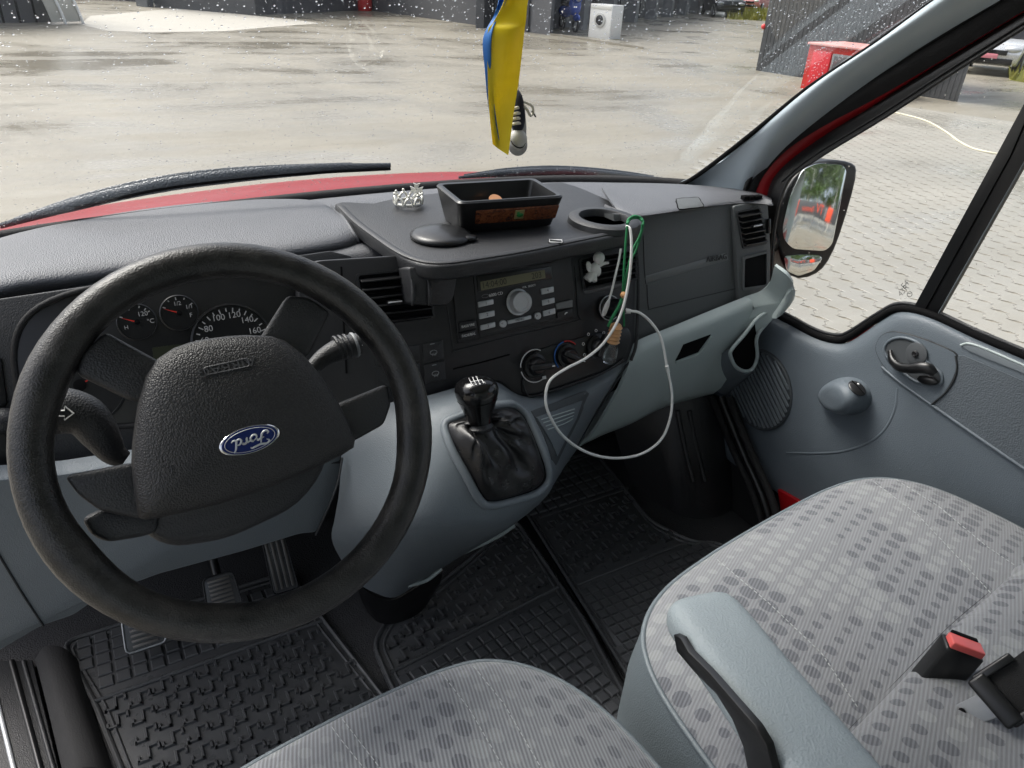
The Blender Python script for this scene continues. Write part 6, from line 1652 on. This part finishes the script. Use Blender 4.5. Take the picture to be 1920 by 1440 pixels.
# ================================================================== SMALL THINGS
def zc(x, y): return (960+x/6, 460+y/6)
YC = .335
# white charging cable from the socket round to the tray corner
cab = root('charging_cable', 'white charging cable looping from the socket down over the console and up to the tray', 'cable', at(1150, 858, y=.27))
cp_ = [(1183, 583, .345), (1200, 587, .335), (1222, 606, .325), (1240, 636, .31), (1251, 690, .29), (1260, 740, .275), (1256, 786, .262), (1238, 826, .255), (1200, 852, .25), (1150, 859, .25), (1100, 848, .25), (1058, 820, .25), (1034, 786, .255), (1023, 752, .265), (1030, 715, .275), (1060, 692, .285), (1098, 672, .295), (1130, 645, .305), (1155, 608, .31), (1170, 570, .315), (1180, 520, .32), (1184, 470, .325), (1182, 432, .335), (1174, 424, .345)]
tube('cable', [at(a, b2, y=y) for a, b2, y in cp_], .0027, M_WHITE, cab, 8, 6)
tube('plug', [at(1164, 582, y=.36), at(1172, 583, y=.352), at(1183, 584, y=.345)], [.006, .006, .0045], M_WHITE, cab, 8, 2, flat=(1, .6))
tube('cable_tie', [at(1250, 686, y=.29), at(1253, 698, y=.288)], .0038, M_WHITE, cab, 8, 1)
c2_ = root('short_cable', 'thin white lead hanging from behind the tray to the left socket plug', 'cable', at(1135, 590, y=.36))
tube('cable', [at(a, b2, y=y) for a, b2, y in ((1164, 466, .37), (1160, 490, .365), (1154, 515, .36), (1147, 545, .355), (1142, 562, .352))], .0022, M_WHITE, c2_, 8, 5)
tube('plug', [at(1142, 562, y=.352), at(1138, 572, y=.353), at(1133, 586, y=.355), at(1131, 592, y=.356)], [.003, .006, .006, .004], M_WHITE, c2_, 8, 2, flat=(1, .6))
ch = root('socket_charger', 'round black dual charger plugged into the power socket', 'charger', so_)
lathe('charger_body', [(.018, 0), (.0175, .02), (.0165, .03), (.014, .032), (0, .032)], so_+FN*.003, (FN+V3((.35, 0, 0))).normalized(), M_BLACK, ch, 28)
lathe('charger_face', [(.014, .0325), (.0135, .033), (0, .033)], so_+FN*.003, (FN+V3((.35, 0, 0))).normalized(), M_DARK, ch, 24)
# green cord with bead and little perfume bottle
fr_ = root('perfume_bottle', 'small glass perfume bottle with ribbed wooden cap hanging on a green cord', 'air freshener', at(1152, 640, y=.325))
def yp(l): return [at(a, b2, y=y) for a, b2, y in l]
tube('cord', yp([(1176, 424, .345), (1178, 412, .350), (1190, 405, .352), (1203, 410, .347), (1206, 422, .338), (1198, 446, .335), (1186, 470, .334), (1176, 510, .332), (1169, 548, .33)]), .0022, M_GREEN, fr_, 8, 5)
tube('cord', yp([(1176, 424, .34), (1173, 460, .336), (1170, 505, .333), (1168, 552, .33), (1168, 575, .329), (1170, 600, .327), (1170, 612, .326)]), .0022, M_GREEN, fr_, 8, 5)
tube('cord', yp([(1204, 420, .337), (1202, 440, .336), (1193, 468, .335), (1184, 490, .334), (1180, 530, .333)]), .0018, M_GREEN, fr_, 8, 5)
tube('cord', yp([(1168, 555, .329), (1160, 575, .327), (1150, 592, .326), (1142, 608, .325), (1141, 612, .325)]), .003, M_GREEN, fr_, 8, 5)
tube('cord', yp([(1205, 414, .343), (1196, 408, .352), (1182, 410, .352), (1176, 420, .345)]), .0028, M_GREEN, fr_, 8, 5)
bdc = at(1169, 553, y=.325)
lathe('bead', [(.0, -.0058), (.004, -.005), (.0064, 0), (.004, .005), (0, .0058)], bdc, Z1, M_WOODCAP, fr_, 20, angle=70)
ct, cbm = at(1156, 607, y=.326), at(1149, 642, y=.326)
dA = (ct-cbm); LL = dA.length; dA.normalize()
cpr = [(0, LL), (.008, LL*.99), (.0105, LL*.93)]
for i in range(5):
    h = LL*(.86-.19*i); cpr += [(.0112, h), (.0130, h-LL*.05), (.0104, h-LL*.12)]
cpr.append((0, 0))
lathe('wooden_cap', cpr, cbm, dA, M_WOODCAP, fr_, 28, angle=50)
LB = (at(1146, 678, y=.326)-cbm).length
lathe('glass_bottle', [(0, 0), (.0085, -.0005), (.009, -.004), (.0118, -.010), (.0132, -LB*.55), (.0125, -LB*.9), (.011, -LB), (0, -LB), ][::1], cbm, dA, M_BOTTLE, fr_, 28, angle=50)
lathe('bottle_core', [(0, -LB*.18), (.0075, -LB*.2), (.0095, -LB*.5), (.009, -LB*.80), (0, -LB*.82)], cbm, dA, M_GLASS, fr_, 24)
tube('bottle_mark', [cbm-dA*LB*.7+V3((x, -.0135, 0)) for x in (-.006, 0, .006)], .0006, M_SEAM, fr_, 5, 1)
# white angel figurine clipped on the vent
fg = root('angel_figurine', 'small white angel figurine clipped to the centre right air vent', 'figurine', fp(1118, 530, .012))
def vp_(x, y, o_): return fp(960+x/6, 460+y/6, o_)
ell('head', vp_(977, 140, .016), FU*.0115, FV*.0115, FN*.0105, M_WHITE, fg)
b = ell_bm(vp_(935, 265, .014), FU*.0100, FV*.0125, FN*.008); ell_bm(vp_(960, 285, .014), FU*.0075, FV*.011, FN*.007, b)
mk('torso', 0, 0, M_WHITE, fg, bm=b, angle=80)
tube('skirt', [vp_(910, 305, .013), vp_(880, 350, .013), vp_(845, 388, .012)], [.008, .011, .0095], M_WHITE, fg, 12, 4, flat=(.6, 1))
for a in ((905, 395), (928, 408)): tube('leg', [vp_(915, 320, .014), vp_(a[0]-2, 370, .014), vp_(*a, .016)], [.006, .0055, .0045], M_WHITE, fg, 10, 3)
ell('wing', vp_(865, 240, .012), (FU*.6+FV*.4)*.009, (FV-FU*.3)*.010, FN*.003, M_WHITE, fg)
tube('arm', [vp_(985, 225, .015), vp_(1030, 205, .02), vp_(1085, 196, .022)], [.004, .0035, .0025], M_WHITE, fg, 8, 3)
# ribbon in two colours
rb = root('ribbon', 'yellow and blue satin ribbon hanging before the windscreen', 'ribbon', at(945, 0, y=.32))
def ribbon(name, L_, R_, yl, yr, mat, off):
    rows = [[at(*l, y=yl), (at(*l, y=yl)+at(*r, y=yr))/2+V3((0, .010*math.sin(i*1.3+.6), 0)), at(*r, y=yr)] for i, (l, r) in enumerate(zip(L_, R_))]
    rows = [[p+V3((0, off, 0)) for p in r] for r in rows]
    return surf(name, rows, mat, rb, .0005, 4, 5)
def satin(n, c):
    b = NB(n); b.p.inputs['Sheen Weight'].default_value = .3
    b.p.inputs['Transmission Weight'].default_value = 0
    tl = b.n('ShaderNodeBsdfTranslucent'); tl.inputs[0].default_value = (*c, 1); mx = b.n('ShaderNodeMixShader'); mx.inputs[0].default_value = .35
    m_ = b.set(b.mix(b.noise(30, 3), tuple(x*.93 for x in c), tuple(min(1, x*1.05) for x in c)), .4, b.bump(b.noise(900, 2), .1, .0003))
    b.l(b.p.outputs[0], mx.inputs[1]); b.l(tl.outputs[0], mx.inputs[2]); b.l(mx.outputs[0], b.o.inputs['Surface']); return m_
M_YEL = satin('yellow_satin', (.80, .66, .012)); M_BLU = satin('blue_satin', (.02, .19, .58))
ribbon('yellow_side', [(960, -60), (946, 0), (926, 40), (914, 62), (914, 130), (917, 200), (924, 270)], [(1000, -60), (990, 0), (986, 40), (983, 62), (973, 150), (962, 220), (953, 291)], .325, .312, M_YEL, 0)
ribbon('blue_side', [(952, -60), (939, 0), (928, 30), (908, 72), (911, 130), (917, 190), (929, 268)], [(985, -60), (952, 0), (940, 30), (925, 65), (925, 130), (928, 190), (940, 278)], .327, .322, M_BLU, .0035)
# little sneaker pendant behind it
def sp_(x, y, o_=0): return at(880+x/4.8, y/4.8, y=.34+o_)
sn_ = root('sneaker_pendant', 'tiny dark canvas sneaker with white toe cap hanging behind the ribbon', 'pendant', sp_(440, 1150))
M_NAVY = plastic('navy_canvas', (.012, .016, .035), .8, 1500, .8); M_SOLE = flat('sole_white', (.5, .5, .48), .5); M_LACE = flat('lace_white', (.62, .6, .54), .7)
sa = (sp_(440, 1330)-sp_(430, 850)); SL = sa.length; sa.normalize(); sx_ = V3((1, 0, 0)); sy_ = sa.cross(sx_)
b = ell_bm(sp_(432, 1040), sx_*.0125, sy_*.012, sa*.026); ell_bm(sp_(425, 930), sx_*.0095, sy_*.014, sa*.020, b)
mk('upper', 0, 0, M_NAVY, sn_, bm=b, angle=80)
ell('toe_cap', sp_(440, 1255, -.003), sx_*.0145, sy_*.012, sa*.0155, M_SOLE, sn_)
b = ell_bm(sp_(436, 1305, .004), sx_*.0165, sy_*.010, sa*.0165); ell_bm(sp_(450, 1150, .012), sx_*.0125, sy_*.006, sa*.034, b)
mk('sole', 0, 0, flat('sole_grey', (.33, .33, .33), .6), sn_, bm=b, angle=80)
tube('toe_line', [sp_(x, y, -.0125) for x, y in ((372, 1265), (400, 1305), (440, 1330), (480, 1325), (505, 1285))], .0008, M_VOID, sn_, 6, 4)
for i, y in enumerate((970, 1020, 1065, 1110)):
    tube('lace', [sp_(388, y+8, -.009), sp_(425, y, -.0135), sp_(465, y-4, -.009)], .0022, M_LACE, sn_, 8, 3, flat=(1, .6))
tube('lace_bow', [sp_(440, 900, -.006), sp_(500, 920, -.008), (sp_(560, 950, -.008)), sp_(575, 1010, -.008), sp_(550, 1040, -.008), sp_(520, 990, -.008), sp_(470, 930, -.006)], .0020, M_LACE, sn_, 8, 5)
tube('lace_end', [sp_(560, 1000, -.008), sp_(585, 1030, -.008), sp_(597, 1052, -.008)], .0013, M_SEAM, sn_, 6, 3)
tube('hanging_cord', [sp_(430, 900), sp_(440, 780), sp_(440, 500, .002), sp_(430, 100, .004), sp_(430, -500, .006)], .0010, M_LACE, sn_, 6, 4)
